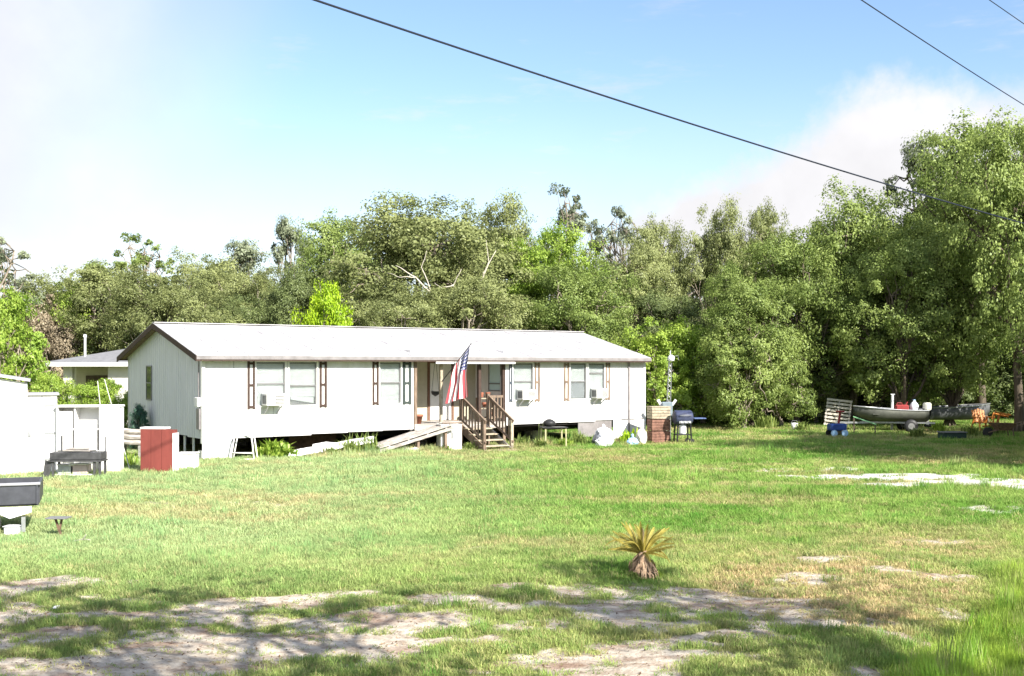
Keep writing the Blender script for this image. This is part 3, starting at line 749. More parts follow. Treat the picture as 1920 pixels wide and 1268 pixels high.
def window(s0, s1, z0, z1, sash=.5, blind=1.0, dark_low=False, M=WHITE, mull=0):
    w = MB(); t = .045
    w.box(s0 - t, s1 + t, -.03, .05, z1, z1 + t); w.box(s0 - t, s1 + t, -.04, .05, z0 - t, z0)
    w.box(s0 - t, s0, -.03, .05, z0, z1); w.box(s1, s1 + t, -.03, .05, z0, z1)
    fr = w.build('window', FRAME, home)
    zm = z0 + (z1 - z0) * sash
    g = MB(); g.box(s0 + .01, s1 - .01, .002, .02, z1 - .045, z1 - .012); g.box(s0 + .01, s1 - .01, .0, .03, zm - .022, zm + .022)
    g.box(s1 - .035, s1 - .01, .002, .02, z0 + .02, z1 - .05); g.build('sash', FGREY, fr)
    p = MB(); p.box(s0, s1, .03, .034, z0, z1); p.build('pane', GLASS, fr)
    bl = MB(); zz = z1 - .01; low = z0 + (z1 - z0) * (1 - blind)
    while zz > low:
        bl.box(s0 + .01, s1 - .01, .055, .062, zz - .045, zz); zz -= .047
    bl.build('blind', BLIND, fr)
    dk = MB(); dk.box(s0 - .02, s1 + .02, .12, .14, z0 - .02, z1 + .02); dk.build('room_backing', mat('dim_room', (.20, .19, .18), .9, .1, 3), fr)
    return fr
window(*OPEN[0], blind=1.0); window(*OPEN[1], sash=.45, blind=.78); window(*OPEN[2], blind=1.0)
window(*OPEN[3], blind=1.0); window(*OPEN[4], sash=.48, blind=.5); window(*OPEN[5], sash=.72, blind=1.0)
# grey screen in the lower half of a right hand window, tilted sheet in the left one
mb = MB(); mb.box(13.24, 13.87, .04, .05, 1.6, 2.16)
mb.build('insect_screen', mat('screen_grey', (.30, .30, .32), .9, .05, 20), home)
mb = MB(); mb.add([(2.7, .045, 1.72), (3.45, .045, 1.60), (3.45, .045, 1.78), (2.7, .045, 1.80)], [(0, 1, 2, 3)]); mb.add([(2.7, .05, 1.72), (3.45, .05, 1.60), (3.45, .05, 1.78), (2.7, .05, 1.80)], [(3, 2, 1, 0)])
mb.build('curtain', BLIND, home)

def shutter(s0, s1, z0=1.46, z1=2.86, m=None, rails=(0, .5, 1)):
    m = m or BROWN
    mb = MB(); w = (s1 - s0) * .30
    mb.box(s0, s0 + w, -.03, -.002, z0, z1); mb.box(s1 - w, s1, -.03, -.002, z0, z1)
    for r in rails:
        zc = z0 + .06 + (z1 - z0 - .12) * r; mb.box(s0 + w, s1 - w, -.028, -.004, zc - .035, zc + .035)
    return mb.build('shutter', m, home)
shutter(1.33, 1.57); shutter(3.62, 3.86); shutter(5.42, 5.63, 1.5, 2.86); shutter(6.50, 6.80, 1.5, 2.86, mat('dark_green_trim', (.045, .06, .055), .7, .1, 8))
shutter(10.60, 10.71, 1.5, 2.82, mat('slate_trim', (.07, .085, .11), .7, .1, 8)); shutter(11.66, 11.87, 1.5, 2.84, BROWNL); shutter(12.92, 13.15, 1.5, 2.84, BROWNL); shutter(14.80, 15.0, 1.5, 2.84, BROWNL)

# corner boards and downspout
mb = MB(); mb.box(-.035, .06, -.035, -.001, .5, EAVE); mb.box(-.035, -.001, -.001, .1, .5, EAVE); mb.build('corner_board', FRAME, home)
mb = MB(); mb.box(HLEN - .06, HLEN + .035, -.035, -.001, .35, EAVE); mb.build('corner_board', FRAME, home)
mb = MB(); mb.box(15.84, 15.91, -.06, -.009, .3, EAVE - .05); mb.build('downspout', GUTTER, home)

# left gable wall in vertical panels
def gable():
    n = 6
    for i in range(n):
        y0 = .09 + (HW - .09) * i / n; y1 = .09 + (HW - .09) * (i + 1) / n
        def top(y): return EAVE + (RIDGE - EAVE) * (1 - abs(y - HW / 2) / (HW / 2)) - .02
        ys = sorted({y0 + .006, y1 - .006} | ({HW / 2} if y0 < HW / 2 < y1 else set()))
        zb = .64 + random.uniform(-.02, .02)
        mb = MB()
        for a, b in zip(ys[:-1], ys[1:]):
            vs = [(0, a, zb), (0, b, zb), (0, b, top(b)), (0, a, top(a)), (.08, a, zb), (.08, b, zb), (.08, b, top(b)), (.08, a, top(a))]
            mb.add(vs, [(0, 3, 2, 1), (4, 5, 6, 7), (0, 1, 5, 4), (1, 2, 6, 5), (2, 3, 7, 6), (3, 0, 4, 7)])
        y = y0 + .2
        while y < y1 - .1:
            mb.box(-.007, 0, y - .01, y + .01, zb, top(y) - .03); y += .21
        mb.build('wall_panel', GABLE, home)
    w = MB(); yw = 5.15
    w.box(-.03, .0, yw - .30, yw + .30, 2.70, 2.74); w.box(-.03, 0, yw - .3, yw + .3, 1.62, 1.66); w.box(-.03, 0, yw - .30, yw - .26, 1.66, 2.70); w.box(-.03, 0, yw + .26, yw + .30, 1.66, 2.70)
    fr = w.build('window', FGREY, home); p = MB(); p.box(-.02, -.012, yw - .26, yw + .26, 1.66, 2.70); p.build('pane', DGLASS, fr)
    q = MB(); q.box(-.035, -.022, yw - .26, yw + .26, 2.16, 2.2); q.build('meeting_rail', FGREY, fr)
    # rear and right walls, floor, interior
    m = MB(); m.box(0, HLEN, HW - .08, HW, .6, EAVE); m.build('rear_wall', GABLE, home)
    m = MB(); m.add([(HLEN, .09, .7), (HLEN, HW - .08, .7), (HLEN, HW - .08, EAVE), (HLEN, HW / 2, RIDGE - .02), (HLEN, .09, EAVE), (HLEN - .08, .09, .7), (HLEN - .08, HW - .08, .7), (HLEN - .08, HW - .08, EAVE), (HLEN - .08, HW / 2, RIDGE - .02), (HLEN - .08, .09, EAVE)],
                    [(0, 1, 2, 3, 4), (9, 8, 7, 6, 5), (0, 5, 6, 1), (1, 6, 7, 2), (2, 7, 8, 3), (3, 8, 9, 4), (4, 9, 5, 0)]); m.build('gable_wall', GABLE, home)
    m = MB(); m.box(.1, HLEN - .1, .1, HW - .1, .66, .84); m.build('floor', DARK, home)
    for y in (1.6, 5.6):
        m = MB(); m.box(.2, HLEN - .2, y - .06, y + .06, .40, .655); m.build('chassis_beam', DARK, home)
    pier = None
    for sx in np.arange(.8, HLEN, 2.4):
        for y in (1.6, 5.6):
            m = MB(); m.box(-.2, .2, -.2, .2, 0, .19); m.box(-.2, .19, -.2, .2, .2, .395)
            if pier is None: pier = m.build('pier', BLOCK, home); pier.location = (sx, y, 0)
            else: copy_part(pier, (sx, y, 0), home)
    m = MB(); m.box(0, HLEN, HW - .07, HW - .03, -.05, .6); m.build('dark_crawl_backing', mat('crawl_shade', (.09, .085, .075), .9, .2, 4), home)  # added dark board closing the back so the crawl space stays dark
gable()

# skirting that is still in place
mb = MB(); mb.box(-.02, .86, -.03, .0, -.02, .66); mb.box(-.03, .0, .02, .30, -.02, .3); mb.build('skirting_panel', WHITE, home)
mb = MB(); mb.box(15.15, 15.9, -.03, .0, -.02, .76); mb.build('skirting_panel', WHITE, home)
mb = MB(); mb.box(15.92, HLEN, -.025, .005, -.02, .76); mb.build('skirting_panel', WHITE, home)
mb = MB(); mb.box(13.6, 15.13, .05, .08, .2, .78); mb.build('skirting_panel', GUTTER, home)
mb = MB(); mb.box(3.1, 4.7, 1.1, 1.13, -.02, .62); mb.build('skirting_panel', mat('rusty_skirting', (.10, .06, .045), .9, .3, 5), home)
for (y, w) in ((.9, .05), (1.7, .05), (2.6, .04)):
    mb = MB(); mb.box(.02, .07, y, y + w, 0, .64); mb.build('support_post', FRAME, home)
# meter box on the corner
mb = MB(); mb.box(-.13, -.01, .08, .34, 1.55, 1.82, b=.015); mt_ = mb.build('meter_box', FRAME, home)
mb = MB(); mb.box(-.09, -.01, .05, .32, .9, 1.5, b=.01); mb.build('breaker_box', GUTTER, home)
mb = MB(); mb.tube([(-.05, .2, 1.82), (-.05, .2, 2.9)], .02); mb.build('conduit', GUTTER, home)

# roof: panels lapped along the slope
def roof():
    ov, og, th, ogr = .30, .28, .05, .07
    sl = (RIDGE - EAVE) / (HW / 2)
    n = 22; L = HLEN + og + ogr
    for side in (0, 1):
        for i in range(n):
            x0 = -og + L * i / n; x1 = -og + L * (i + 1) / n
            yr = HW / 2; ye = -ov if side == 0 else HW + ov; ze = EAVE - ov * sl + .05; zr = RIDGE + .05; up = .0
            mb = MB(); e = .003
            vs = [(x0 + e, ye, ze + up), (x1 - e, ye, ze + up), (x1 - e, yr, zr + up), (x0 + e, yr, zr + up)]
            vs += [(a, b, c - th) for (a, b, c) in vs]
            mb.add(vs, [(0, 1, 2, 3), (7, 6, 5, 4), (0, 4, 5, 1), (1, 5, 6, 2), (2, 6, 7, 3), (3, 7, 4, 0)])
            # standing rib at the lap
            t = (Vector((0, yr, zr)) - Vector((0, ye, ze)))
            a = Vector((x0, ye, ze + .002)); mb.bar(a, a + t, .03, .016)
            mb.build('roof_panel', ROOFM, home)
    m = MB(); m.box(-og, HLEN + ogr, HW / 2 - .12, HW / 2 + .12, RIDGE + .062, RIDGE + .085); m.build('ridge_cap', ROOFM, home)
    # soffit and fascia
    ze = EAVE - ov * sl
    m = MB(); m.box(-og, HLEN + ogr, -ov - .02, -ov + .005, ze - .07, ze + .035); m.build('fascia', GUTTER, home)
    m = MB(); m.box(-og, HLEN + ogr, -ov - .012, -ov + .004, ze - .12, ze - .072); m.build('eave_shadow_line', BROWN, home)  # dark strip painting the shadow line below the eave
    m = MB(); m.box(-og, HLEN + ogr, -ov + .006, -.04, ze - .03, ze - .01); m.build('soffit', mat('soffit_grey', (.30, .28, .26), .8, .1, 5), home)
    m = MB(); m.box(-og, HLEN + ogr, HW + ov - .005, HW + ov + .02, ze - .07, ze + .035); m.build('fascia', BROWN, home)
    for xg in (-og - .02, HLEN + ogr):
        for sd_ in (0, 1):
            ye = -ov if sd_ == 0 else HW + ov
            m = MB(); z0 = ze; z1 = RIDGE
            vs = [(xg, ye, z0 - .13), (xg, ye, z0 + .035), (xg, HW / 2, z1 + .045), (xg, HW / 2, z1 - .12)]
            vs += [(a + .02, b, c) for (a, b, c) in vs]
            m.add(vs, [(0, 1, 2, 3), (7, 6, 5, 4), (0, 4, 5, 1), (1, 5, 6, 2), (2, 6, 7, 3), (3, 7, 4, 0)])
            m.build('rake_board', BROWN, home)
    for sd_ in (0, 1):     # brown boards under the left gable overhang
        ye = -ov if sd_ == 0 else HW + ov
        m = MB(); vs = [(-og, ye, ze - .012), (0, ye, ze - .012), (0, HW / 2, RIDGE - .012), (-og, HW / 2, RIDGE - .012)]
        vs += [(a, b, c - .02) for (a, b, c) in vs]
        m.add(vs, [(0, 1, 2, 3), (7, 6, 5, 4), (0, 4, 5, 1), (1, 5, 6, 2), (2, 6, 7, 3), (3, 7, 4, 0)]); m.build('gable_soffit', BROWNL, home)
roof()

# recessed porch
def porch():
    zf = .85
    m = MB(); m.box(P0, P1, PD, PD + .08, zf, 1.70); m.box(P0, P1, PD, PD + .08, 1.70, EAVE + .25); m.build('porch_back_wall', BEIGE, home)
    m = MB(); m.box(P0 - .07, P0 - .001, .09, PD, zf - .2, EAVE + .2); m.build('porch_side_wall', WHITE, home)
    m = MB(); m.box(P1 + .001, P1 + .07, .09, .30, zf - .2, EAVE + .2); m.box(P1 + .001, P1 + .07, 1.0, PD, zf - .2, EAVE + .2); m.box(P1 + .001, P1 + .07, .30, 1.0, zf - .2, 1.9); m.box(P1 + .001, P1 + .07, .30, 1.0, 2.85, EAVE + .2); m.build('porch_side_wall', WHITE, home)
    fr = MB(); fr.box(P1 - .02, P1, .26, .30, 1.86, 2.89); fr.box(P1 - .02, P1, 1.0, 1.04, 1.86, 2.89); fr.box(P1 - .02, P1, .3, 1.0, 1.86, 1.9); fr.box(P1 - .02, P1, .3, 1.0, 2.85, 2.89); fr.box(P1 - .015, P1, .3, 1.0, 2.1, 2.14)
    f = fr.build('window', FGREY, home); g = MB(); g.box(P1 + .02, P1 + .03, .3, 1.0, 1.9, 2.85); g.build('pane', mat('pale_blue_pane', (.55, .72, .72), .15, .05, 2), f)
    m = MB(); m.box(P0, P1, -.0, PD, EAVE - .02, EAVE + .0); m.build('porch_ceiling', BEIGE, home)
    m = MB(); m.box(P0 - .05, P1 + .05, .02, .10, 2.93, EAVE - .02); m.build('porch_beam', BROWNL, home)
    # white fascia board hung lower over the right of the porch, reddish board over the left
    m = MB(); m.box(7.55, 10.65, -.310, -.29, 2.80, 2.90); m.build('porch_fascia', FRAME, home)
    m = MB(); m.box(6.6, 7.5, -.12, -.01, 2.92, 2.97); m.build('porch_trim', mat('red_brown_board', (.22, .10, .08), .8, .2, 8), home)
    # deck boards
    brd = None; n = 14; w = PD / n
    for i in range(n):
        y = -.08 + i * (PD + .08) / n
        if brd is None:
            mb = MB(); mb.box(P0, P1, 0, (PD + .08) / n - .012, 0, .035); brd = mb.build('deck_board', GREYW, home); brd.location = (0, y, zf - .035)
        else: copy_part(brd, (0, y, zf - .035), home)
    m = MB(); m.box(P0, P1, -.07, -.03, zf - .2, zf - .036); m.build('deck_joist', GREYW, home)
    for s in (P0 + .1, 8.0, 9.6, P1 - .05):
        m = MB(); m.box(s - .05, s + .05, -.02, .07, -.05, zf - .21); m.build('deck_post', BROWNL, home)
    # posts
    for s, w, mm in ((6.97, .10, BROWNL), (7.94, .09, TAN), (9.42, .10, BROWN), (10.38, .09, BROWN)):
        m = MB(); m.box(s - w / 2, s + w / 2, -.01, w - .01, zf, 2.93); m.build('porch_post', mm, home)
    # door with brown trim
    m = MB(); m.box(8.50, 8.58, PD - .04, PD - .001, zf, 2.92); m.box(9.46, 9.54, PD - .04, PD - .001, zf, 2.92); m.box(8.58, 9.46, PD - .04, PD - .001, 2.84, 2.92); fr = m.build('door_frame', mat('red_brown_trim', (.20, .11, .075), .7, .15, 8), home)
    m = MB(); m.box(8.60, 9.44, PD - .03, PD - .004, zf + .02, 2.82, b=.004); m.box(8.72, 9.32, PD - .04, PD - .03, 1.9, 2.7); d = m.build('door', FRAME, home)
    k = MB(); k.lathe([(.0, 0), (.03, .0), (.035, .02), (.02, .04)], 10, M=Matrix.Translation((8.68, PD - .03, 1.85)) @ Matrix.Rotation(R(90), 4, 'X')); k.build('handle', METAL, d)
    # balustrade between stairs and the right post
    m = MB(); m.bar((9.62, 0, 1.70), (P1 - .1, 0, 1.70), .05, .08); m.bar((9.62, 0, 1.0), (P1 - .1, 0, 1.0), .04, .06)
    m.build('porch_rail', BROWNL, home)
    b0 = None
    for i, s in enumerate(np.linspace(9.72, P1 - .18, 5)):
        if b0 is None: mb = MB(); mb.box(-.02, .02, -.015, .015, 1.03, 1.66); b0 = mb.build('baluster', BROWNL, home); b0.location = (s, 0, 0)
        else: copy_part(b0, (s, 0, 0), home)
porch()

# small things kept on the porch
HM0 = Matrix.Translation((HX, HY, 0)) @ Matrix.Rotation(TH, 4, 'Z')
e = empty('plant_pot', HM0 @ Vector((7.2, .25, .85)), 0, label='orange red clay pot on the deck at the left end of the porch', cat='pot')
mb = MB(); mb.lathe([(.10, 0), (.15, .24), (.17, .24), (.17, .30), (.14, .30), (.12, .2)], 14); mb.build('pot', mat('clay', (.34, .13, .08), .8, .15, 8), e, True)
e = empty('porch_shelf', HM0 @ Vector((10.0, .55, .85)), TH, label='small brown shelf with pots on the right side of the porch', cat='shelf')
for x in (-.28, .28): mb = MB(); mb.box(x - .02, x + .02, -.15, .15, 0, .8); mb.build('side_panel', BROWNL, e)
for z in (.08, .42, .76): mb = MB(); mb.box(-.26, .26, -.15, .15, z, z + .03); mb.build('shelf_board', TAN, e)
for x, z, w in ((-.15, .79, .07), (.1, .79, .09), (-.05, .45, .08), (.15, .11, .1)):
    mb = MB(); mb.lathe([(w * .7, 0), (w, .14), (w * .85, .16)], 10, (x, 0, z + .031)); mb.build('pot', mat('clay', ()), e)
e = empty('hanging_basket', HM0 @ Vector((8.0, .5, 1.85)), 0, label='small dark wire basket hanging in the left part of the porch', cat='basket')
mb = MB(); mb.lathe([(.02, -.12), (.12, -.06), (.15, .04), (.13, .04), (.1, -.04)], 12); mb.build('basket', BLACKM, e); mb = MB(); mb.tube([(.12, 0, .04), (0, 0, 1.18)], .006, 5); mb.tube([(-.12, 0, .04), (0, 0, 1.18)], .006, 5); mb.build('hanger', BLACKM, e)

# wooden steps
HM = Matrix.Translation((HX, HY, 0)) @ Matrix.Rotation(TH, 4, 'Z')
def hp(s, y, z=0): return HM @ Vector((s, y, z))
def steps():
    e = empty('porch_steps', hp(9.15, -.1, 0), TH, label='wooden porch steps with brown railings on both sides', cat='steps')
    run, rise, n = .32, .17, 4
    tr = None
    for i in range(n):
        y = -.10 - run * i; z = .85 - rise * (i + 1) + .0
        for k in range(2):
            if tr is None:
                mb = MB(); mb.box(-.50, .50, -.145, 0, -.04, 0, b=.006); tr = mb.build('tread', TAN, e); tr.location = (0, y - k * .155, z)
            else: copy_part(tr, (0, y - k * .155, z), e)
    for sx in (-.47, .47):
        mb = MB(); vs = [(sx - .02, .0, .80), (sx - .02, .0, .50), (sx - .02, -1.1, 0), (sx - .02, -1.42, 0), (sx - .02, -1.42, .12)]
        vs += [(a + .04, b, c) for a, b, c in vs]
        mb.add(vs, [(4, 3, 2, 1, 0), (5, 6, 7, 8, 9), (0, 1, 6, 5), (1, 2, 7, 6), (2, 3, 8, 7), (3, 4, 9, 8), (4, 0, 5, 9)]); mb.build('stringer', GREYW if sx > 0 else BROWNL, e)
        x = sx * 1.13
        mb = MB(); mb.box(x - .045, x + .045, -.05, .04, 0, 1.80); mb.build('newel_post', BROWNL, e)
        mb = MB(); mb.box(x - .045, x + .045, -1.45, -1.36, -.02, .98); mb.build('newel_post', TAN if sx > 0 else BROWNL, e)
        for z0, z1, nm in ((1.74, .94, 'handrail'), (.98, .28, 'lower_rail')):
            mb = MB(); mb.bar((x, .02, z0), (x, -1.50, z1), .06, .09 if nm == 'handrail' else .05); mb.build(nm, BROWNL, e)
        b0 = None
        for k in range(7):
            y = -.16 - k * .18; zt = 1.68 + y * .53; 
            if b0 is None: mb = MB(); mb.box(-.02, .02, -.02, .02, -.68, 0); b0 = mb.build('baluster', BROWNL, e); b0.location = (x, y, zt)
            else: copy_part(b0, (x, y, zt), e)
    mb = MB(); mb.box(-.62, .62, -1.8, -1.5, .0, .05, b=.01); mb.build('foot_board', TAN, e)
steps()

def ramp():
    e = empty('board_ramp', hp(6.7, -.35), TH, label='weathered board ramp sloping down to the left of the porch', cat='ramp')
    for k in range(5):
        y = -.45 + k * .21 + random.uniform(-.01, .01); j = random.uniform(-.12, .12)
        mb = MB(); a = Vector((1.15 + random.uniform(-.05, .05), y, .86)); b = Vector((-1.45 + j, y, .20 + random.uniform(0, .04)))
        mb.bar(b, a, .150 + random.uniform(-.02, .02), .035); mb.build('plank', GREYW, e)
    for t in (.12, .38, .64, .9):
        p = Vector((-1.45, 0, .17)).lerp(Vector((1.15, 0, .81)), t)
        mb = MB(); mb.bar(p + Vector((0, -.55, .0)), p + Vector((0, .5, 0)), .07, .045); mb.build('cross_batten', GREYW, e)
    for y in (-.58, .50):
        mb = MB(); mb.bar((-1.5, y, .12), (1.15, y, .76), .045, .09); mb.build('side_rail', GREYW, e)
    for x, z in ((.9, .68), (-.1, .45)):
        mb = MB(); mb.box(x - .04, x + .04, -.50, -.42, 0, z); mb.build('prop_post', BROWNL, e)
ramp()

def flag():
    base = hp(7.94, -.03, 2.22); tip = base + Vector((.98, -.78, 1.22))
    e = empty('flag', base, 0, label='striped flag hanging from a slanted pole on the porch post', cat='flag')
    d = (tip - base)
    m = MB(); m.tube([Vector((0, 0, 0)), d], [.016, .012], 8); pole = m.build('flag_pole', BLACKM, e)
    m = MB(); m.lathe([(.0, -.03), (.03, -.01), (.03, .015), (.0, .035)], 8, M=Matrix.Translation(d)); m.build('finial', METAL, pole)
    # cloth: hoist edge along the outer pole, hanging slack. u along the hanging fly, v along the hoist
    du = d.normalized(); nu, nv = 44, 30; vs = []; uv = []
    H0 = .92; FL = 1.50
    for i in range(nv + 1):
        v = i / nv
        a = d - du * (.10 + (1 - v) * H0)      # v=1 near the tip (top of the hoist)
        for j in range(nu + 1):
            u = j / nu; fall = u * FL
            gather = 1 - .42 * sm(0, .6, np.array(u))       # folds pull together as it hangs
            c = d - du * (.10 + .5 * H0)
            p = c + (a - c) * float(gather)
            fold = math.sin(v * 19 + u * 1.5) * .06 * min(1, u * 3) + math.sin(v * 7 + 1 + u * 3) * .05 * min(1, u * 2)
            perp = Vector((du.y, -du.x, 0)).normalized()
            p = p + perp * fold + Vector((-.16 * u + (v - .5) * .42 * u, 0, -fall * (1 - .10 * (1 - v))))
            vs.append(p)
            uv.append((u, v))
    fs = []; W = nu + 1
    for i in range(nv):
        for j in range(nu): fs.append((i * W + j, i * W + j + 1, (i + 1) * W + j + 1, (i + 1) * W + j))
    me = bpy.data.meshes.new('cloth'); me.from_pydata([tuple(v) for v in vs], [], fs)
    ul = me.uv_layers.new(name='UVMap')
    for p in me.polygons:
        p.use_smooth = True
        for li in p.loop_indices: ul.data[li].uv = uv[me.loops[li].vertex_index]
    mt = bpy.data.materials.new('flag_cloth'); mt.use_nodes = True; nt = mt.node_tree; L = nt.links.new; b = nt.nodes['Principled BSDF']; b.inputs['Roughness'].default_value = .8
    tc = N(nt, 'ShaderNodeUVMap'); sp = N(nt, 'ShaderNodeSeparateXYZ'); L(tc.outputs[0], sp.inputs[0])
    def M_(op, a, c=0.):
        x = N(nt, 'ShaderNodeMath', operation=op)
        for i, v in enumerate((a, c)):
            if isinstance(v, (int, float)): x.inputs[i].default_value = v
            else: L(v, x.inputs[i])
        return x.outputs[0]
    U, Vv = sp.outputs[0], sp.outputs[1]
    stripe = M_('LESS_THAN', M_('MODULO', M_('MULTIPLY', Vv, 13), 2.0), 1.0)
    canton = M_('MULTIPLY', M_('LESS_THAN', U, .40), M_('GREATER_THAN', Vv, 6 / 13))
    su = M_('SUBTRACT', M_('FRACT', M_('MULTIPLY', U, 15)), .5); sv = M_('SUBTRACT', M_('FRACT', M_('MULTIPLY', Vv, 17)), .5)
    star = M_('LESS_THAN', M_('ADD', M_('MULTIPLY', su, su), M_('MULTIPLY', sv, sv)), .07)
    m1 = N(nt, 'ShaderNodeMix', data_type='RGBA'); m1.inputs[6].default_value = (.78, .74, .74, 1); m1.inputs[7].default_value = (.50, .06, .075, 1); L(stripe, m1.inputs[0])
    m2 = N(nt, 'ShaderNodeMix', data_type='RGBA'); m2.inputs[6].default_value = (.06, .07, .19, 1); m2.inputs[7].default_value = (.78, .76, .78, 1); L(star, m2.inputs[0])
    m3 = N(nt, 'ShaderNodeMix', data_type='RGBA'); L(canton, m3.inputs[0]); L(m1.outputs[2], m3.inputs[6]); L(m2.outputs[2], m3.inputs[7]); L(m3.outputs[2], b.inputs['Base Color'])
    me.materials.append(mt); o = bpy.data.objects.new('cloth', me); COL.objects.link(o); o.parent = e
flag()

# window air conditioners
def aircon():
    e = empty('air_conditioner', hp(2.05, 0, 1.56), TH)
    mb = MB(); mb.box(-.28, .28, -.42, .02, 0, .36, b=.012); mb.build('casing', FRAME, e)
    mb = MB(); mb.box(-.02, .25, -.43, -.421, .05, .32); gl_ = mb.build('grille', mat('dark_grille', (.05, .05, .052), .7, .1, 9), e)
    for k in range(6):
        mb = MB(); mb.box(-.02, .25, -.438, -.431, .07 + k * .042, .085 + k * .042); mb.build('slat', FRAME, gl_)
    mb = MB(); mb.box(-.284, -.2805, -.38, -.08, .05, .30); mb.build('side_vent', FGREY, e)
    mb = MB(); mb.bar((-.2, -.36, -.01), (-.2, -.0, -.25), .03, .03); mb.bar((.2, -.36, -.01), (.2, 0, -.25), .03, .03); mb.build('bracket', METAL, e)
    return e
a0 = aircon(); tag(a0, 'window air conditioner in the leftmost window of the home', 'air conditioner', 'window air conditioners')
a1 = copy_tree(a0); a1.location = hp(11.18, 0, 1.58); a1.scale = (.95, .9, .95); a1['label'] = 'window air conditioner in the window just right of the porch steps'
a2 = copy_tree(a0); a2.location = hp(14.38, 0, 1.58); a2.scale = (.9, .85, .95); a2['label'] = 'window air conditioner in the rightmost window of the home'

# ------------------------------------------------------------------ things along the front
def box_thing(name, label, cat, px, d, w, dep, h, m, rz=0, z=0, bev=.02):
    e = empty(name, (at(px, d), d, z), rz, label=label, cat=cat); mb = MB(); mb.box(-w / 2, w / 2, -dep / 2, dep / 2, 0, h, b=bev); mb.build('body', m, e); return e

cab = box_thing('white_cabinet', 'white upright cabinet standing below the porch deck', 'cabinet', 842, 36.1, .70, .5, .82, FRAME, TH * .6)
mb = MB(); mb.box(-.36, .36, -.26, .26, .822, .86, b=.01); mb.build('lid', FRAME, cab); mb = MB(); mb.box(-.01, .01, -.262, -.251, .05, .8); mb.build('door_seam', FGREY, cab); mb = MB(); mb.box(.03, .05, -.28, -.255, .4, .6); mb.build('handle', METAL, cab)
e = empty('scrap_wood', (at(842, 36.1), 36.1, .87), TH * .6, label='grey scrap boards piled on top of the white cabinet', cat='scrap wood')
for i in range(5):
    mb = MB(); y = -.2 + i * .09; mb.bar((-.33 + random.uniform(-.05, .05), y, .03 + .012 * (i % 2)), (.35 + random.uniform(-.08, .04), y + random.uniform(-.05, .05), .04 + .03 * (i % 3)), .06, .03); mb.build('board', GREYW if i % 2 else BROWNL, e)

# fallen skirting strips
def strip(pts, w, th, nm, m, label):
    e = empty(nm, pts[0], 0, label=label, cat='siding strip'); o = Vector(pts[0]); vs = []; fs = []
    q = random.Random(4); n = len(pts)
    for i, p in enumerate(pts):
        p = Vector(p) - o; up = Vector((q.uniform(-.03, .03), .55, .45)).normalized() * w
        for k, (a, b) in enumerate(((0, 0), (1, 0), (1, 1), (0, 1))): vs.append(p + up * a + Vector((0, th * b, -th * b * .5)))
    for i in range(n - 1):
        for k in range(4): fs.append((i * 4 + k, i * 4 + (k + 1) % 4, (i + 1) * 4 + (k + 1) % 4, (i + 1) * 4 + k))
    fs += [(0, 1, 2, 3), ((n - 1) * 4 + 3, (n - 1) * 4 + 2, (n - 1) * 4 + 1, (n - 1) * 4)]
    mb = MB(); mb.add(vs, fs); mb.build('sheet', m, e); return e
strip([(at(540, 33), 33.0, .02), (at(575, 33.4), 33.4, .09), (at(610, 33.8), 33.8, .14), (at(650, 34.2), 34.2, .26), (at(700, 34.6), 34.6, .36)], .30, .02, 'fallen_skirting', FRAME, 'long white skirting sheet fallen into the grass below the home')
strip([(at(585, 34), 34.0, .20), (at(610, 34.2), 34.2, .26), (at(635, 34.5), 34.5, .20), (at(660, 34.8), 34.8, .32)], .22, .02, 'fallen_skirting', FRAME, 'short crumpled white skirting sheet lying behind the long fallen one')
e = empty('plastic_bottle_pile', (at(780, 35.2), 35.2, 0), 0, label='pale crumpled litter in the grass in front of the ramp', cat='litter')
for k in range(7):
    mb = MB(); mb.lump((random.uniform(-.45, .45), random.uniform(-.2, .2), 0), (.11, .09, .10), k, 8, 5, .35); mb.build('wad', BLIND, e)

# white tubular frame leaning under the left window
e = empty('tubular_frame', (at(455, 32.2), 32.2, 0), 0, label='white bent tube frame standing in front of the dark crawl space', cat='metal frame')
def tf(dy, sp):
    mb = MB(); mb.tube([(-.34 - sp, dy, 0), (-.30, dy + .12, .50), (-.27, dy + .16, .68), (-.20, dy + .17, .72), (.14, dy + .17, .72), (.21, dy + .16, .68), (.25, dy + .12, .50), (.33 + sp, dy, 0)], .022, 8); return mb
tf(0, 0).build('front_frame', FRAME, e, True)
mb = MB(); mb.tube([(-.31, .02, .22), (.28, .02, .22)], .02, 8); mb.tube([(-.33, .0, .04), (.31, .0, .04)], .02, 8); mb.build('rung', FRAME, e, True)
tf(.35, .02).build('rear_frame', FRAME, e, True)

# low table with pale legs
e = empty('wire_table', (at(1038, 37.3), 37.3, 0), .3, label='low dark table on four yellowish legs before the crawl space', cat='table')
mb = MB(); mb.box(-.42, .42, -.28, .28, .66, .70, b=.01); mb.build('tabletop', BLACKM, e)
for x in (-.36, .36):
    for y in (-.22, .22): mb = MB(); mb.bar((x, y, .66), (x * 1.02, y * 1.02, 0), .035, .035); mb.build('leg', mat('cream_metal', (.62, .58, .34), .6, .1, 9), e)
e = empty('grill_lid', (at(1030, 37.3), 37.3, .705), .3, label='black rounded grill body lying on the low dark table', cat='grill')
mb = MB(); mb.lathe([(.02, 0), (.16, .02), (.22, .10), (.20, .17), (.10, .24), (.02, .26)], 16); mb.build('bowl', BLACKM, e, True); mb = MB(); mb.tube([(-.06, 0, .26), (-.05, 0, .31), (.05, 0, .31), (.06, 0, .26)], .01, 6); mb.build('handle', METAL, e)

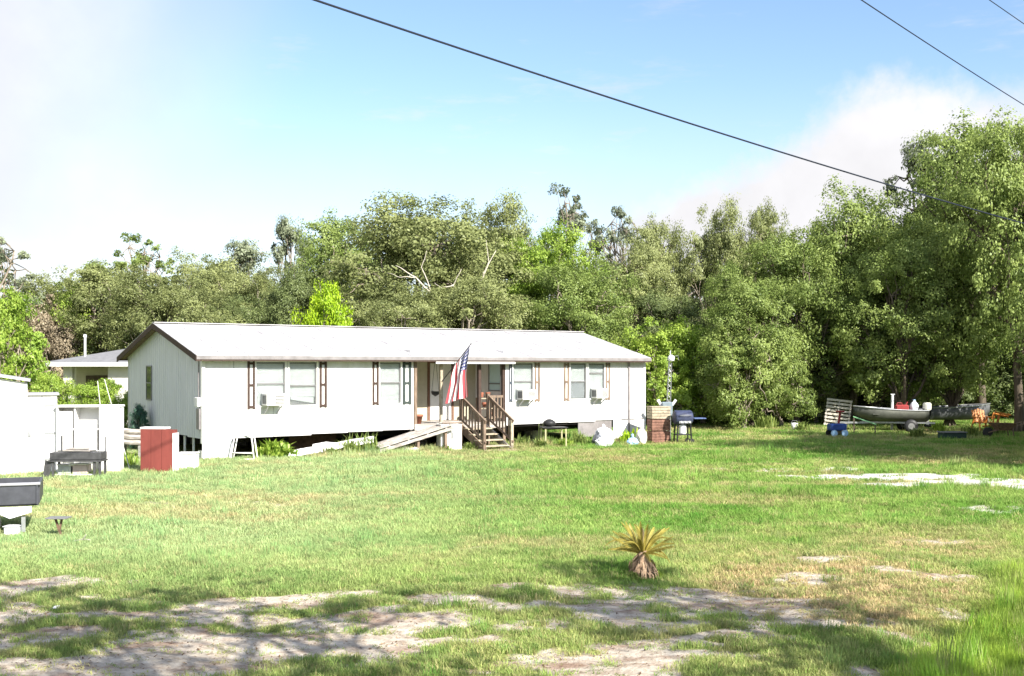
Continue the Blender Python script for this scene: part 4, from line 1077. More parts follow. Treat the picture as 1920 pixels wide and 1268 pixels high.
WB = mat('white_plastic', (.76, .77, .80), .4, .05, 6); BLB = mat('pale_blue_plastic', (.30, .50, .72), .4, .1, 6, color2=(.45, .60, .75)); TB = mat('cream_plastic', (.66, .66, .58), .5, .08, 6)
def bag(nm, lb, px, d, r, m, seed, z=0, knot=True):
    e = empty(nm, (at(px, d), d, z), 0, label=lb, cat='bag'); mb = MB(); mb.lump((0, 0, 0), r, seed, 16, 10, .14); mb.build('sack', m, e)
    if knot: mb = MB(); mb.lump((0, 0, r[2] * 1.6), (.06, .06, .09), seed + 9, 8, 5, .35); mb.build('knot', m, e)
    return e
bag('plastic_bag', 'large white bag slumped at the right end of the crawl space', 1132, 38.4, (.36, .3, .36), WB, 1)
bag('plastic_bag', 'white bag with pale blue tint in front of the large white bag', 1133, 37.6, (.30, .24, .20), WB, 2)
bag('plastic_bag', 'dark speckled bag between the two white bags', 1120, 38.0, (.18, .2, .24), mat('grey_plastic', (.15, .16, .18), .4, .3, 9), 3)
bag('plastic_bag', 'bright blue bag on the grass near the right corner', 1186, 38.4, (.20, .16, .16), BLB, 4)
bag('plastic_bag', 'cream bag leaning beside the brown stacked crates', 1203, 38.9, (.19, .2, .32), TB, 5)

# leaf plants
def leafy(name, label, px, d, h, n, m, spread=.6, wid=.05, z=0, x=None, cat='plant'):
    n = int(n * 2.0); wid *= .7; h *= 1.1
    e = empty(name, (at(px, d) if x is None else x, d, z), 0, label=label, cat=cat); q = random.Random(int(px or 0) + n); mb = MB(); st = MB()
    for i in range(n):
        a = q.uniform(0, 6.283); l = h * q.uniform(.6, 1.1); o = Vector((math.cos(a), math.sin(a), 0)); sd_ = Vector((-o.y, o.x, 0)) * wid * q.uniform(.7, 1.3); sp = spread * q.uniform(.3, 1)
        l *= q.uniform(.35, 1.0); c0 = Vector((q.gauss(0, .22), q.gauss(0, .14), 0)) * h
        p0 = c0 + o * .01; p1 = c0 + o * l * sp * .35 + Vector((0, 0, l * .62)); p2 = c0 + o * l * sp * .9 + Vector((0, 0, l * (1.0 - .45 * sp)))
        mb.add([p0 - sd_ * .4, p0 + sd_ * .4, p1 + sd_, p1 - sd_, p2], [(0, 1, 2, 3), (3, 2, 4)])
    me = mb.build('leaf_cluster', m, e)
    a = me.data.attributes.new('tint', 'FLOAT', 'FACE'); a.data.foreach_set('value', np.random.default_rng(n).random(len(me.data.polygons)).astype(np.float32))
    st.tube([(0, 0, 0), (0, 0, h * .35)], .02, 6); st.build('stem', BARK_D, e); return e
leafy('leafy_plant', 'yellow green strap leaved plant beside the white corner skirting', 1180, 39.3, .62, 60, FOL['lime'])
leafy('leafy_plant', 'bushy light green weed in front of the left crawl space', 512, 33.2, .72, 130, FOL['bright'], .8, .06)
leafy('leafy_plant', 'spreading low weed right of the bushy one', 540, 33.3, .42, 90, FOL['bright'], 1.0, .06)
leafy('tall_weed', 'tall grassy weed at the foot of the ramp', 683, 34.6, .80, 150, FOL['green'], .5, .018)
leafy('tall_weed', 'grassy weed clump left of the ramp foot', 655, 34.2, .6, 130, FOL['green'], .6, .018)
leafy('tall_weed', 'grassy weed clump under the middle of the ramp', 740, 35.3, .40, 120, FOL['green'], .7, .018)
leafy('tall_weed', 'weed clump between the steps and the low dark table', 978, 37.2, .5, 110, FOL['green'], .6, .018)
leafy('tall_weed', 'weed clump between the low dark table and the white bags', 1082, 38.0, .62, 140, FOL['green'], .6, .02)
leafy('tall_weed', 'low weed clump in front of the white cabinet', 835, 35.7, .28, 110, FOL['green'], .8, .02)
leafy('tall_weed', 'weed clump at the left foot of the porch steps', 880, 36.1, .35, 110, FOL['green'], .8, .02)
leafy('tall_weed', 'weed clump under the low dark table', 1015, 37.0, .38, 110, FOL['green'], .8, .02)
leafy('tall_weed', 'yellowish weed clump right of the low dark table', 1060, 37.5, .42, 110, FOL['bright'], .8, .02)
leafy('tall_weed', 'tall weed clump rising over the fallen skirting', 620, 33.6, .40, 120, FOL['green'], .7, .02)
leafy('tall_weed', 'weed clump behind the left edge of the red cabinet', 235, 30, .6, 130, FOL['bright'], .6, .018)
leafy('leafy_plant', 'sprawling vine weed behind the leftmost crawl space opening', 640, 37.5, .6, 130, FOL['green'], .9, .04)

# brown stack, antenna mast, grill
e = empty('crate_stack', (at(1235, 40.0), 40.0, 0), .2, label='tall brown weathered crate stack right of the home', cat='crates')
RB = mat('red_brown_wood', (.28, .15, .11), .85, .3, 9, color2=(.12, .06, .045), bump=.4)
for k in range(3):
    for x in (-.30, .30):
        mb = MB(); mb.box(x - .03, x + .03, -.26, -.20, k * .42, k * .42 + .40); mb.box(x - .03, x + .03, .20, .26, k * .42, k * .42 + .40); mb.build('corner_post', RB, e)
    for j in range(4):
        z = k * .42 + .02 + j * .1; mb = MB(); w = random.uniform(-.01, .01)
        mb.box(-.34, .34, -.285 + w, -.262 + w, z, z + .085); mb.box(-.34, .34, .262, .285, z, z + .085); mb.box(-.345, -.332, -.25, .25, z, z + .085); mb.box(.332, .345, -.25, .25, z, z + .085)
        mb.build('slat', RB if k < 2 else TAN, e)
mb = MB(); mb.box(-.36, .36, -.30, .30, 1.26, 1.29); mb.build('top_board', TAN, e)
e = empty('antenna_mast', (at(1250, 41.5), 41.5, 0), 0, label='thin lattice mast with white lamp head right of the home', cat='mast')
mb = MB()
for a in range(3):
    x, y = .11 * math.cos(a * 2.09), .11 * math.sin(a * 2.09); mb.tube([(x, y, 0), (x * .6 + .12, y * .6, 2.9)], .014, 6)
for k in range(14):
    z = .2 + k * .19; f = 1 - .4 * z / 2.9; o = .12 * z / 2.9
    for a in range(3):
        x, y = .11 * f * math.cos(a * 2.09), .11 * f * math.sin(a * 2.09); x2, y2 = .11 * f * math.cos((a + 1) * 2.09), .11 * f * math.sin((a + 1) * 2.09); mb.tube([(x + o, y, z), (x2 + o, y2, z + .19)], .006, 4)
mb.build('lattice', METAL, e)
mb = MB(); mb.tube([(.12, 0, 2.85), (.14, 0, 3.3)], .015, 6); mb.lathe([(.03, 0), (.12, .02), (.13, .16), (.05, .24)], 12, (.16, -.05, 2.9)); mb.build('lamp_head', WB, e, True)
mb = MB(); mb.tube([(.12, 0, 3.05), (.42, 0, 3.12), (.44, 0, 2.95)], .012, 6); mb.build('side_arm', METAL, e)
e = empty('folded_walker', (at(1250, 40.8), 40.8, 1.0), 0, label='grey box with two white wing handles behind the crate stack', cat='box')
mb = MB(); mb.box(-.20, .20, -.15, .15, -.1, .42, b=.04); mb.build('body', mat('blue_grey_plastic', (.22, .27, .30), .5, .15, 7), e)
for s in (-1, 1): mb = MB(); mb.bar((s * .20, 0, .30), (s * .33, -.05, .50), .06, .09); mb.build('wing_handle', WB, e)
mb = MB(); mb.bar((.12, .0, -.1), (.12, .0, -1.0), .06, .06); mb.bar((-.12, .0, -.1), (-.12, .0, -1.0), .06, .06); mb.build('stand_leg', METAL, e)
NAVY = mat('dark_blue_metal', (.055, .065, .12), .45, .15, 8)
e = empty('barrel_grill', (at(1280, 39.5), 39.5, 0), .2, label='dark blue barrel barbecue on wheels right of the crate stack', cat='grill')
M0 = Matrix.Translation((0, 0, .92)) @ Matrix.Rotation(R(90), 4, 'Y')
mb = MB(); mb.lathe([(.02, -.33), (.22, -.32), (.25, -.28), (.25, .28), (.22, .32), (.02, .33)], 18, M=M0); mb.build('lid', NAVY, e, True)
mb = MB(); mb.box(.36, .80, -.22, .22, .86, .90, b=.01); mb.build('side_shelf', mat('blue_shelf', (.12, .17, .34), .4, .1, 8), e)
mb = MB(); mb.tube([(-.2, -.27, .98), (-.2, -.32, 1.0), (.2, -.32, 1.0), (.2, -.27, .98)], .012, 6); mb.build('handle', METAL, e)
mb = MB(); mb.box(-.22, .22, -.262, -.25, .72, .80); mb.build('control_panel', METAL, e)
for x in (-.15, .0, .15): mb = MB(); mb.lathe([(.03, 0), (.025, .03)], 10, M=Matrix.Translation((x, -.262, .76)) @ Matrix.Rotation(R(90), 4, 'X')); mb.build('knob', WB, e)
for x in (-.26, .26):
    for y in (-.18, .18): mb = MB(); mb.bar((x * .9, y * .8, .75), (x, y, .06), .04, .04); mb.build('leg', BLACKM, e)
mb = MB(); mb.box(-.26, .26, -.18, .18, .30, .33); mb.build('lower_shelf', BLACKM, e)
for y in (-.21, .21): mb = MB(); mb.lathe([(.09, -.02), (.09, .02)], 14, M=Matrix.Translation((.26, y, .09)) @ Matrix.Rotation(R(90), 4, 'X')); mb.build('wheel', BLACKM, e)
mb = MB(); mb.lathe([(.11, 0), (.13, .03), (.13, .30), (.05, .38), (.04, .42)], 14, (0, 0, .335)); gb = mb.build('gas_bottle', WB, e)

# ------------------------------------------------------------------ left side things
def shed():
    d = 28.0; x1 = at(50, d); x2 = at(103, d)
    e = empty('white_shed', (x1, d, 0), .40, label='bright white panelled shed with lower side annex at the left edge', cat='shed')
    n = 5
    for i in range(n):
        a = -3.0 + 3.0 * i / n; b = -3.0 + 3.0 * (i + 1) / n
        zt0 = 2.38 + .05 * (-a); zt1 = 2.38 + .05 * (-b)
        zt0 = 2.30 + .17 * min(1.5, -a) ; zt1 = 2.30 + .17 * min(1.5, -b)
        mb = MB(); vs = [(a + .004, 0, 0), (b - .004, 0, 0), (b - .004, 0, zt1), (a + .004, 0, zt0)]; vs += [(x, .05, z) for x, y, z in vs]
        mb.add(vs, [(0, 1, 2, 3), (7, 6, 5, 4), (0, 4, 5, 1), (1, 5, 6, 2), (2, 6, 7, 3), (3, 7, 4, 0)]); mb.build('wall_panel', WHITE, e)
        mb = MB(); mb.box(b - .012, b + .012, -.012, -.001, 0, zt1 - .02); mb.build('batten', BLIND, e)
    mb = MB(); mb.box(-.05, 0, .05, 2.6, 0, 2.28); mb.build('side_wall', WHITE, e)
    mb = MB(); vs = [(-3.1, -.12, 2.60), (-1.5, -.12, 2.60), (.08, -.12, 2.33), (.08, 2.7, 2.33), (-1.5, 2.7, 2.60), (-3.1, 2.7, 2.6)]; vs += [(x, y, z + .05) for x, y, z in vs]
    mb.add(vs, [(5, 4, 3, 2, 1, 0), (6, 7, 8, 9, 10, 11)] + [(i, (i + 1) % 6, (i + 1) % 6 + 6, i + 6) for i in range(6)]); mb.build('roof', ROOFM, e)
    w = x2 - x1
    for i in range(2):
        mb = MB(); mb.box(.005 + w * i / 2, w * (i + 1) / 2 - .006, .08, .13, 0, 1.98); mb.build('annex_panel', WHITE, e)
    for z in (.35, 1.0, 1.7): mb = MB(); mb.box(w - .30, w - .02, .068, .079, z, z + .045); mb.build('hinge', METAL, e)
    mb = MB(); mb.box(.03, .10, .05, .079, .95, 1.1); mb.build('handle', METAL, e)
    mb = MB(); mb.box(.0, w + .05, .02, 1.6, 1.985, 2.03); mb.build('annex_roof', ROOFM, e)
    mb = MB(); mb.box(w - .05, w, .14, 1.5, 0, 1.98); mb.build('annex_side', WHITE, e)
shed()
def cabinet():
    d = 28.2; x0 = at(105, d); w = at(220, d) - x0
    e = empty('display_cabinet', (x0, d, 0), .12, label='tall white open cupboard with panelled doors behind the black bench', cat='cupboard')
    H = 1.68
    for nm, bx in (('side_panel', (0, .05, 0, .5, 0, H)), ('side_panel', (w - .5, w, 0, .5, 0, H)), ('back_panel', (.05, w - .5, .45, .5, 0, H)), ('top_panel', (-.02, w + .02, -.02, .52, H, H + .05)), ('shelf', (.05, w - .5, .05, .45, .55, .59)), ('shelf', (.05, w - .5, .05, .45, 1.1, 1.14)), ('divider', (.42, .46, .05, .45, .0, H))):
        mb = MB(); mb.box(*bx, b=.004); mb.build(nm, FRAME, e)
    mb = MB(); mb.box(.06, .40, -.02, .0, .6, H - .1); dd = mb.build('door', FRAME, e)
    mb = MB(); mb.box(.48, 1.0, -.02, .0, .6, H - .32); mb.build('door', FRAME, e)
cabinet()
def bench():
    d = 27.4
    e = empty('black_bench', (at(148, d), d, 0), 0.04, label='black low bench with two thin back posts before the white cupboard', cat='bench')
    BK = mat('charcoal_paint', (.075, .075, .078), .6, .2, 8)
    mb = MB(); mb.box(-.62, .60, -.25, .25, .44, .62, b=.012); mb.build('seat', BK, e)
    mb = MB(); mb.box(-.64, .62, -.27, .27, .395, .435); mb.build('seat_frame', BK, e)
    for x in (-.55, .44, .57):
        for y in (-.2, .2): mb = MB(); mb.bar((x, y, .40), (x, y, 0), .05, .05); mb.build('leg', BK, e)
    for x, z in ((-.50, 1.0), (.56, .98)): mb = MB(); mb.bar((x, .24, .62), (x, .24, z), .035, .035); mb.build('back_post', FGREY if x > 0 else BK, e)
    mb = MB(); mb.box(-.52, .40, -.16, -.12, .06, .09); mb.build('stretcher', FRAME, e)
    mb = MB(); mb.bar((-.72, -.2, 0), (-.66, -.2, .42), .16, .02, (0, 1, 0)); mb.build('end_panel', BK, e)
    f = empty('folded_board', (at(150, d), d - .02, .64), .1, label='thin pale board lying tilted on the black bench', cat='board')
    mb = MB(); mb.bar((-.36, 0, .03), (.28, 0, .012), .32, .02); mb.bar((-.30, .05, .06), (.22, .05, .055), .3, .02); mb.build('board', GREYW, f)
    g = box_thing('storage_tub', 'pale pinkish plastic tub stored under the black bench', 'tub', 152, 27.6, .42, .3, .30, mat('pink_plastic', (.62, .50, .50), .5, .08, 5))
    mb = MB(); mb.box(-.23, .23, -.17, .17, .302, .33, b=.01); mb.build('lid', WB, g)
    g = box_thing('storage_tub', 'pale grey plastic tub stored under the black bench', 'tub', 127, 27.6, .40, .3, .28, mat('pale_plastic', (.55, .57, .58), .5, .08, 5))
    mb = MB(); mb.box(-.22, .22, -.17, .17, .282, .31, b=.01); mb.build('lid', WB, g)
bench()
def redpanel():
    d = 28.5
    e = empty('red_cabinet', (at(298, d), d, 0), -.12, label='weathered red cabinet with white top edge standing on the lawn', cat='cabinet')
    RED = mat('faded_red_paint', (.23, .055, .045), .7, .12, 3, bump=.15, stretch=(1, 1, .3))
    for i in range(3):
        x0 = -.42 + i * .28; mb = MB(); mb.box(x0 + .004, x0 + .276, -.16, -.13, .02, 1.12); mb.build('front_board', RED, e)
    mb = MB(); mb.box(-.42, .42, -.128, .16, .02, 1.10); mb.build('carcass', RED, e)
    mb = MB(); mb.box(-.43, .24, -.165, .16, 1.122, 1.17, b=.004); mb.build('top_edge', FRAME, e)
    mb = MB(); mb.box(.425, .46, -.15, .16, .02, 1.02); mb.build('side_edge', FRAME, e)
    g = box_thing('white_bin', 'small white box standing between red cabinet and home corner', 'box', 353, 29.4, .48, .35, .42, FRAME)
    mb = MB(); mb.box(-.25, .25, -.19, .19, .422, .46, b=.01); mb.build('lid', FRAME, g)
    f = empty('log_pile', (at(245, 33), 33, 0), 0, label='grey weathered logs piled between cupboard and red cabinet', cat='logs')
    for k in range(5):
        mb = MB(); z = .45 + (k // 2) * .16; y = (k % 2) * .25; mb.tube([(-.55 + random.uniform(-.1, .1), y, z + .1), (.0, y, z + .02), (.55, y + .1, z)], [.06, .08, .07], 8); mb.build('log', GREYW, f)
    for x in (-.35, .35): mb = MB(); mb.box(x - .1, x + .1, -.1, .4, 0, .38); mb.build('block', BLOCK, f)
    for i, (p0, p1, lb) in enumerate((((at(196, 31), 31, 2.35), (at(244, 29), 29, .0), 'pale thin pole leaning from shrub down to the grass beside red cabinet'), ((at(183, 31.5), 31.5, 2.3), (at(200, 31), 31, 0), 'short pale pole standing behind the white cupboard'))):
        q = empty('thin_pole', p1, 0, label=lb, cat='pole'); mb = MB(); mb.tube([(0, 0, 0), Vector(p0) - Vector(p1)], .011, 6); mb.build('shaft', TB, q)
redpanel()

def trailer():
    d = 18.0; e = empty('utility_trailer', (at(72, d), d, 0), 0.36, label='dark grey trailer bed over white frame cut by the left edge', cat='trailer')
    GP = mat('grey_panel', (.065, .068, .08), .5, .15, 5); 
    for i in range(4):
        a = -2.6 + i * .65; mb = MB(); mb.box(a + .006, a + .644, -.02, .02, .50, .80, b=.006); mb.build('side_panel', GP, e)
        mb = MB(); mb.box(a + .62, a + .65, -.045, -.021, .50, .80); mb.build('stake', GP, e)
    mb = MB(); mb.box(-2.62, .03, -.05, .05, .803, .845, b=.01); mb.build('top_rail', mat('pale_grey_rail', (.36, .36, .38), .5, .1, 5), e)
    mb = MB(); mb.box(-2.6, 0, .04, 1.4, .47, .51); mb.build('bed_floor', GP, e)
    mb = MB(); mb.box(-.02, .02, .03, 1.4, .51, .80); mb.build('end_panel', GP, e)
    mb = MB(); mb.box(-2.6, 0, 1.40, 1.44, .50, .80); mb.build('far_panel', GP, e)
    mb = MB(); mb.box(-2.6, -.10, -.02, .04, .37, .46, b=.01); mb.box(-2.6, -.1, 1.3, 1.36, .37, .46); mb.build('frame_rail', WB, e)
    mb = MB(); mb.add([(-.10, -.02, .46), (-.10, -.02, .37), (-.42, -.02, .28), (-.6, -.02, .37), (-.10, .04, .46), (-.1, .04, .37), (-.42, .04, .28), (-.6, .04, .37)], [(0, 3, 2, 1), (4, 5, 6, 7), (0, 1, 5, 4), (1, 2, 6, 5), (2, 3, 7, 6), (3, 0, 4, 7)]); mb.build('gusset', WB, e)
    for x in (-.78,):
        M0 = Matrix.Translation((x, -.06, .24)) @ Matrix.Rotation(R(90), 4, 'X')
        mb = MB(); mb.lathe([(.15, -.08), (.23, -.075), (.24, -.03), (.24, .03), (.23, .075), (.15, .08)], 22, M=M0); w = mb.build('tyre', BLACKM, e, True)
        mb = MB(); mb.lathe([(.02, -.085), (.14, -.085), (.145, .085), (.02, .088)], 16, M=M0); mb.build('rim', FGREY, w)
    mb = MB(); mb.bar((-.22, 0, .3), (-.22, 0, .06), .06, .06); j = mb.build('jack', METAL, e)
    e2 = box_thing('white_tub', 'small white tub on the grass under the dark trailer', 'tub', 24, 17.9, .22, .2, .15, WB)
    mb = MB(); mb.box(-.12, .12, -.11, .11, .151, .165, b=.004); mb.build('lid', WB, e2)
    # rusty Y stand
    d = 17.9; z = gz1(at(110, d), d); e = empty('rusty_stand', (at(112, d), d, z), 0, label='small Y shaped rusty stand with flat grey top on the lawn', cat='stand')
    RU = mat('rusty_metal', (.20, .13, .085), .8, .25, 12)
    mb = MB(); mb.box(-.19, .15, -.12, .12, .315, .335, b=.004); mb.build('top_plate', FGREY, e); mb = MB(); mb.bar((.035, 0, .0), (-.07, 0, .31), .035, .03); mb.build('leg', RU, e)
    mb = MB(); mb.bar((-.0, 0, .14), (.035, 0, .31), .03, .03); mb.build('brace', RU, e)
    f = empty('dry_branch', (at(155, 17.2), 17.2, gz1(at(155, 17.2), 17.2)), 0, label='thin pale branch lying on the lawn right of the rusty stand', cat='branch')
    mb = MB(); mb.tube([(-.15, 0, .03), (0, .02, .06), (.12, 0, .05)], .012, 6); mb.tube([(0, .02, .06), (.05, 0, .13)], .008, 5); mb.build('twig', GREYW, f)
trailer()

# small neighbouring house
def small_house():
    d = 50.0; x0 = at(112, d); e = empty('small_house', (x0, d, 0), 0, label='small pale house with low grey hip roof and shaded porch behind left', cat='house')
    W = 7.5
    W2 = mat('pale_wall', (.62, .60, .55), .8, .06, 3)
    mb = MB(); mb.box(0, .12, 1.6, 6, 0, 2.72); mb.build('side_wall', W2, e)
    mb = MB(); mb.box(.12, W, 1.6, 1.75, 0, 2.72); mb.build('porch_wall', BEIGE, e)
    mb = MB(); mb.box(2.15, W, .0, .15, 0, 2.72); mb.build('front_wall', W2, e)
    mb = MB(); mb.box(.15, .55, .0, .3, 0, 2.72, b=.01); mb.build('porch_column', W2, e)
    mb = MB(); mb.box(.57, 2.1, 1.56, 1.6, .2, 2.3); mb.build('screen_door', mat('dark_brown_door', (.12, .09, .07), .8, .2, 6), e)
    mb = MB(); v = [(-.5, -.6, 2.72), (W + .4, -.6, 2.72), (W + .4, 6.6, 2.72), (-.5, 6.6, 2.72), (-.5, -.6, 2.90), (W + .4, -.6, 2.90), (W + .4, 6.6, 2.90), (-.5, 6.6, 2.90), (1.9, 3.0, 3.55), (W - 1.5, 3.0, 3.55)]
    mb.add(v[:8], [(0, 3, 2, 1), (0, 1, 5, 4), (1, 2, 6, 5), (2, 3, 7, 6), (3, 0, 4, 7)]); mb.build('fascia', FRAME, e)
    mb = MB(); mb.add([Vector(p) + Vector((0, 0, .003)) for p in v[4:]], [(0, 1, 5, 4), (1, 2, 5), (2, 3, 4, 5), (3, 0, 4)]); mb.build('roof', mat('grey_roofing', (.23, .23, .24), .8, .1, 4), e)
    mb = MB(); mb.tube([(.75, 1.0, 3.0), (.75, 1.0, 4.1)], .05, 8); mb.tube([(.70, 1.0, 4.1), (.80, 1.0, 4.1)], .08, 8); mb.build('vent_pipe', WB, e)
small_house()

# ------------------------------------------------------------------ things under the right trees
def pallet():
    e = empty('pallet', (at(1568, 50), 50, 0), -.35, label='pale wooden pallet leaning on end beside the pale tree trunk', cat='pallet'); e.rotation_euler = (R(-18), R(6), -.35)
    for x in (-.5, 0, .5): mb = MB(); mb.box(x - .025, x + .025, -.05, .05, 0, 1.25); mb.build('stringer', GREYW, e)
    s = None
    for k in range(8):
        z = .03 + k * .165
        if s is None: mb = MB(); mb.box(-.55, .55, -.075, -.053, 0, .10); s = mb.build('slat', mat('pale_board', (.62, .57, .48), .85, .15, 9), e); s.location = (0, 0, z)
        else: copy_part(s, (0, 0, z), e)
pallet()

def boat(name, label, px, d, L, B, Hh, m, rz, z0, motor=False):
    e = empty(name, (at(px, d), d, z0), rz, label=label, cat='boat')
    n = 16; vs = []; fs = []; prof = 7
    for i in range(n + 1):
        t = i / n; w = B / 2 * (1 - max(0, (t - .55) / .45) ** 2.2 * .93); sheer = Hh + .16 * t ** 2; keel = .30 * max(0, (t - .65) / .35) ** 2
        sec = [(-w, sheer), (-w * .93, keel + (sheer - keel) * .45), (-w * .70, keel + .04), (0, keel - .02), (w * .70, keel + .04), (w * .93, keel + (sheer - keel) * .45), (w, sheer)]
        for (y, z) in sec: vs.append((L * (t - .5), y, z))
    for i in range(n):
        for k in range(prof - 1): a = i * prof + k; fs.append((a, a + 1, a + prof + 1, a + prof))
    fs.append(tuple(range(prof))); fs.append(tuple(n * prof + k for k in range(prof))[::-1])
    mb = MB(); mb.add(vs, fs); o = mb.build('hull', m, e, True); so = o.modifiers.new('s', 'SOLIDIFY'); so.thickness = .03
    mb = MB(); mb.tube([vs[i * prof] for i in range(n + 1)] + [vs[i * prof + 6] for i in range(n, -1, -1)], .025, 6); mb.build('gunwale', METAL, e)
    for t in (.25, .5, .72):
        w = B / 2 * .93; mb = MB(); mb.box(L * (t - .5) - .13, L * (t - .5) + .13, -w, w, Hh * .62, Hh * .68); mb.build('thwart', m, e)
    return e
ALU = mat('shade_dark_aluminium', (.11, .115, .095), .6, .15, 4, metal=.2)  # shade under the grove is put into this dark hull colour
b1 = boat('small_boat', 'grey aluminium boat on a trailer under the grove', 1668, 46.5, 2.9, 1.25, .46, ALU, R(180 - 8), .45)
boat('small_boat', 'second darker grey boat behind the first one', 1795, 50.0, 3.0, 1.3, .55, mat('dark_aluminium', (.10, .105, .11), .6, .15, 4), R(5), .35)
e = empty('outboard_motor', (at(1738, 46.3), 46.3, .5), R(8), label='whitish outboard motor on the stern of the front boat', cat='motor')
mb = MB(); mb.box(-.14, .16, -.14, .14, .38, .72, b=.06); mb.build('cowling', TB, e); mb = MB(); mb.box(-.06, .08, -.05, .05, -.25, .38, b=.02); mb.build('leg', TB, e)
mb = MB(); mb.lathe([(.02, -.16), (.06, -.1), (.06, .12), (.02, .16)], 10, M=Matrix.Translation((.03, 0, -.22)) @ Matrix.Rotation(R(90), 4, 'Y')); mb.build('gearcase', BLACKM, e)
mb = MB(); mb.bar((-.14, 0, .45), (-.55, 0, .55), .03, .03); mb.build('tiller', BLACKM, e)
e = empty('boat_trailer', (at(1668, 46.5), 46.5, 0), R(-8), label='low boat trailer carrying the grey aluminium boat', cat='trailer')
mb = MB(); mb.bar((-2.2, 0, .38), (1.7, 0, .38), .07, .07); mb.bar((-1.2, 0, .40), (1.7, .5, .40), .06, .06); mb.bar((-1.2, 0, .40), (1.7, -.5, .40), .06, .06); mb.build('frame', METAL, e)
mb = MB(); mb.bar((.7, -.75, .30), (.7, .75, .30), .06, .06); mb.build('axle', BLACKM, e)
for y in (-.78, .78):
    M0 = Matrix.Translation((.7, y, .28)) @ Matrix.Rotation(R(90), 4, 'X'); mb = MB(); mb.lathe([(.15, -.07), (.27, -.06), (.28, 0), (.27, .06), (.15, .07)], 18, M=M0); w = mb.build('tyre', BLACKM, e, True); mb = MB(); mb.lathe([(.02, -.075), (.13, -.072), (.13, .072), (.02, .075)], 14, M=M0); mb.build('rim', FGREY, w)
e = empty('red_fuel_can', (at(1690, 46.5), 46.5, .95), 0, label='red fuel can lying inside the grey aluminium boat', cat='fuel can')
RP = mat('red_plastic', (.28, .045, .045), .4, .1, 5)
mb = MB(); mb.box(-.28, .28, -.15, .15, -.15, .18, b=.05); mb.build('tank', RP, e); mb = MB(); mb.tube([(-.2, 0, .18), (-.16, 0, .25), (.0, 0, .25), (.04, 0, .18)], .02, 6); mb.build('handle', RP, e); mb = MB(); mb.tube([(.18, 0, .16), (.26, 0, .3)], .025, 8); mb.build('spout', RP, e)
e = empty('white_jug', (at(1714, 46.6), 46.6, 1.0), 0, label='white round jug standing at the stern of the front boat', cat='jug')
mb = MB(); mb.lathe([(.14, -.2), (.17, -.15), (.18, .1), (.10, .22), (.05, .26), (.05, .30)], 14); mb.build('body', WB, e, True); mb = MB(); mb.lathe([(.055, .302), (.055, .34)], 10); mb.build('cap', BLB, e)
e = empty('white_post', (at(1672, 47.2), 47.2, 0), 0, label='short white marker post standing behind the front boat', cat='post')
mb = MB(); mb.bar((0, 0, 0), (.03, 0, 1.52), .12, .08); mb.box(-.05, .11, -.06, .06, 1.525, 1.56); mb.build('shaft', WB, e)

OR = mat('orange_plastic', (.55, .20, .04), .5, .1, 6)
def chair():
    e = empty('orange_chair', (0, 0, 0), 0)
    mb = MB(); mb.box(-.26, .26, -.26, .24, .38, .42, b=.012); mb.build('seat', OR, e)
    for k in range(5):
        x = -.22 + k * .11; mb = MB(); mb.bar((x, .24, .42), (x * 1.08, .40, .95 - abs(k - 2) * .03), .085, .02, (0, 1, 0)); mb.build('back_slat', OR, e)
    for s in (-1, 1):
        mb = MB(); mb.box(s * .31 - .05, s * .31 + .05, -.32, .26, .60, .63, b=.008); mb.build('armrest', OR, e)
        mb = MB(); mb.bar((s * .30, -.26, .60), (s * .33, -.30, 0), .07, .04); mb.build('leg', OR, e)
        mb = MB(); mb.bar((s * .28, .16, .60), (s * .32, .40, 0), .07, .04); mb.build('leg', OR, e)
    return e
c0 = chair(); c0.location = (at(1843, 46.5), 46.5, 0); c0.rotation_euler = (0, 0, .15); tag(c0, 'orange slatted garden chair facing the lawn, left one of two', 'chair', 'orange garden chairs')
c1 = copy_tree(c0); c1.location = (at(1890, 46.8), 46.8, .36); c1.rotation_euler = (R(-75), R(8), R(75)); c1['label'] = 'orange garden chair tipped on its side near the right edge'
# toy cart, green sheet, tote
e = empty('blue_toy_cart', (at(1570, 43.5), 43.5, 0), .2, label='blue toy cart with red handle in the shade below the pallet', cat='toy cart')
BLU = mat('royal_blue_plastic', (.03, .07, .26), .4, .1, 6)
mb = MB(); mb.box(-.36, .32, -.2, .2, .22, .50, b=.05); mb.build('body', BLU, e); mb = MB(); mb.box(.1, .34, -.21, .21, .08, .26, b=.03); mb.build('step', TAN, e)
for x in (-.24, .2):
    for y in (-.22, .22): mb = MB(); mb.lathe([(.13, -.03), (.13, .03)], 14, M=Matrix.Translation((x, y, .13)) @ Matrix.Rotation(R(90), 4, 'X')); mb.build('wheel', BLB if y < 0 else BLACKM, e)
mb = MB(); mb.bar((.05, 0, .5), (.12, 0, .95), .08, .06); mb.box(.0, .24, -.12, .12, .94, 1.0); mb.build('handle', RP, e)
e = empty('green_toy_slide', (at(1622, 44.5), 44.5, 0), -.3, label='small mint green toy slide in front of the boat bow', cat='toy slide')
MG = mat('mint_plastic', (.30, .62, .30), .5, .1, 6)
mb = MB(); mb.bar((-.45, 0, .72), (.42, 0, .42), .30, .03); mb.build('chute', MG, e); mb = MB(); mb.bar((-.42, .1, .7), (-.42, .1, 0), .05, .05); mb.bar((-.42, -.1, .7), (-.42, -.1, 0), .05, .05); mb.bar((.38, 0, .4), (.38, 0, 0), .05, .05); mb.build('leg', BROWNL, e)
e = empty('dark_tote', (at(1785, 41.5), 41.5, 0), .1, label='low dark green tote with pale lid edge in the shade', cat='tote')
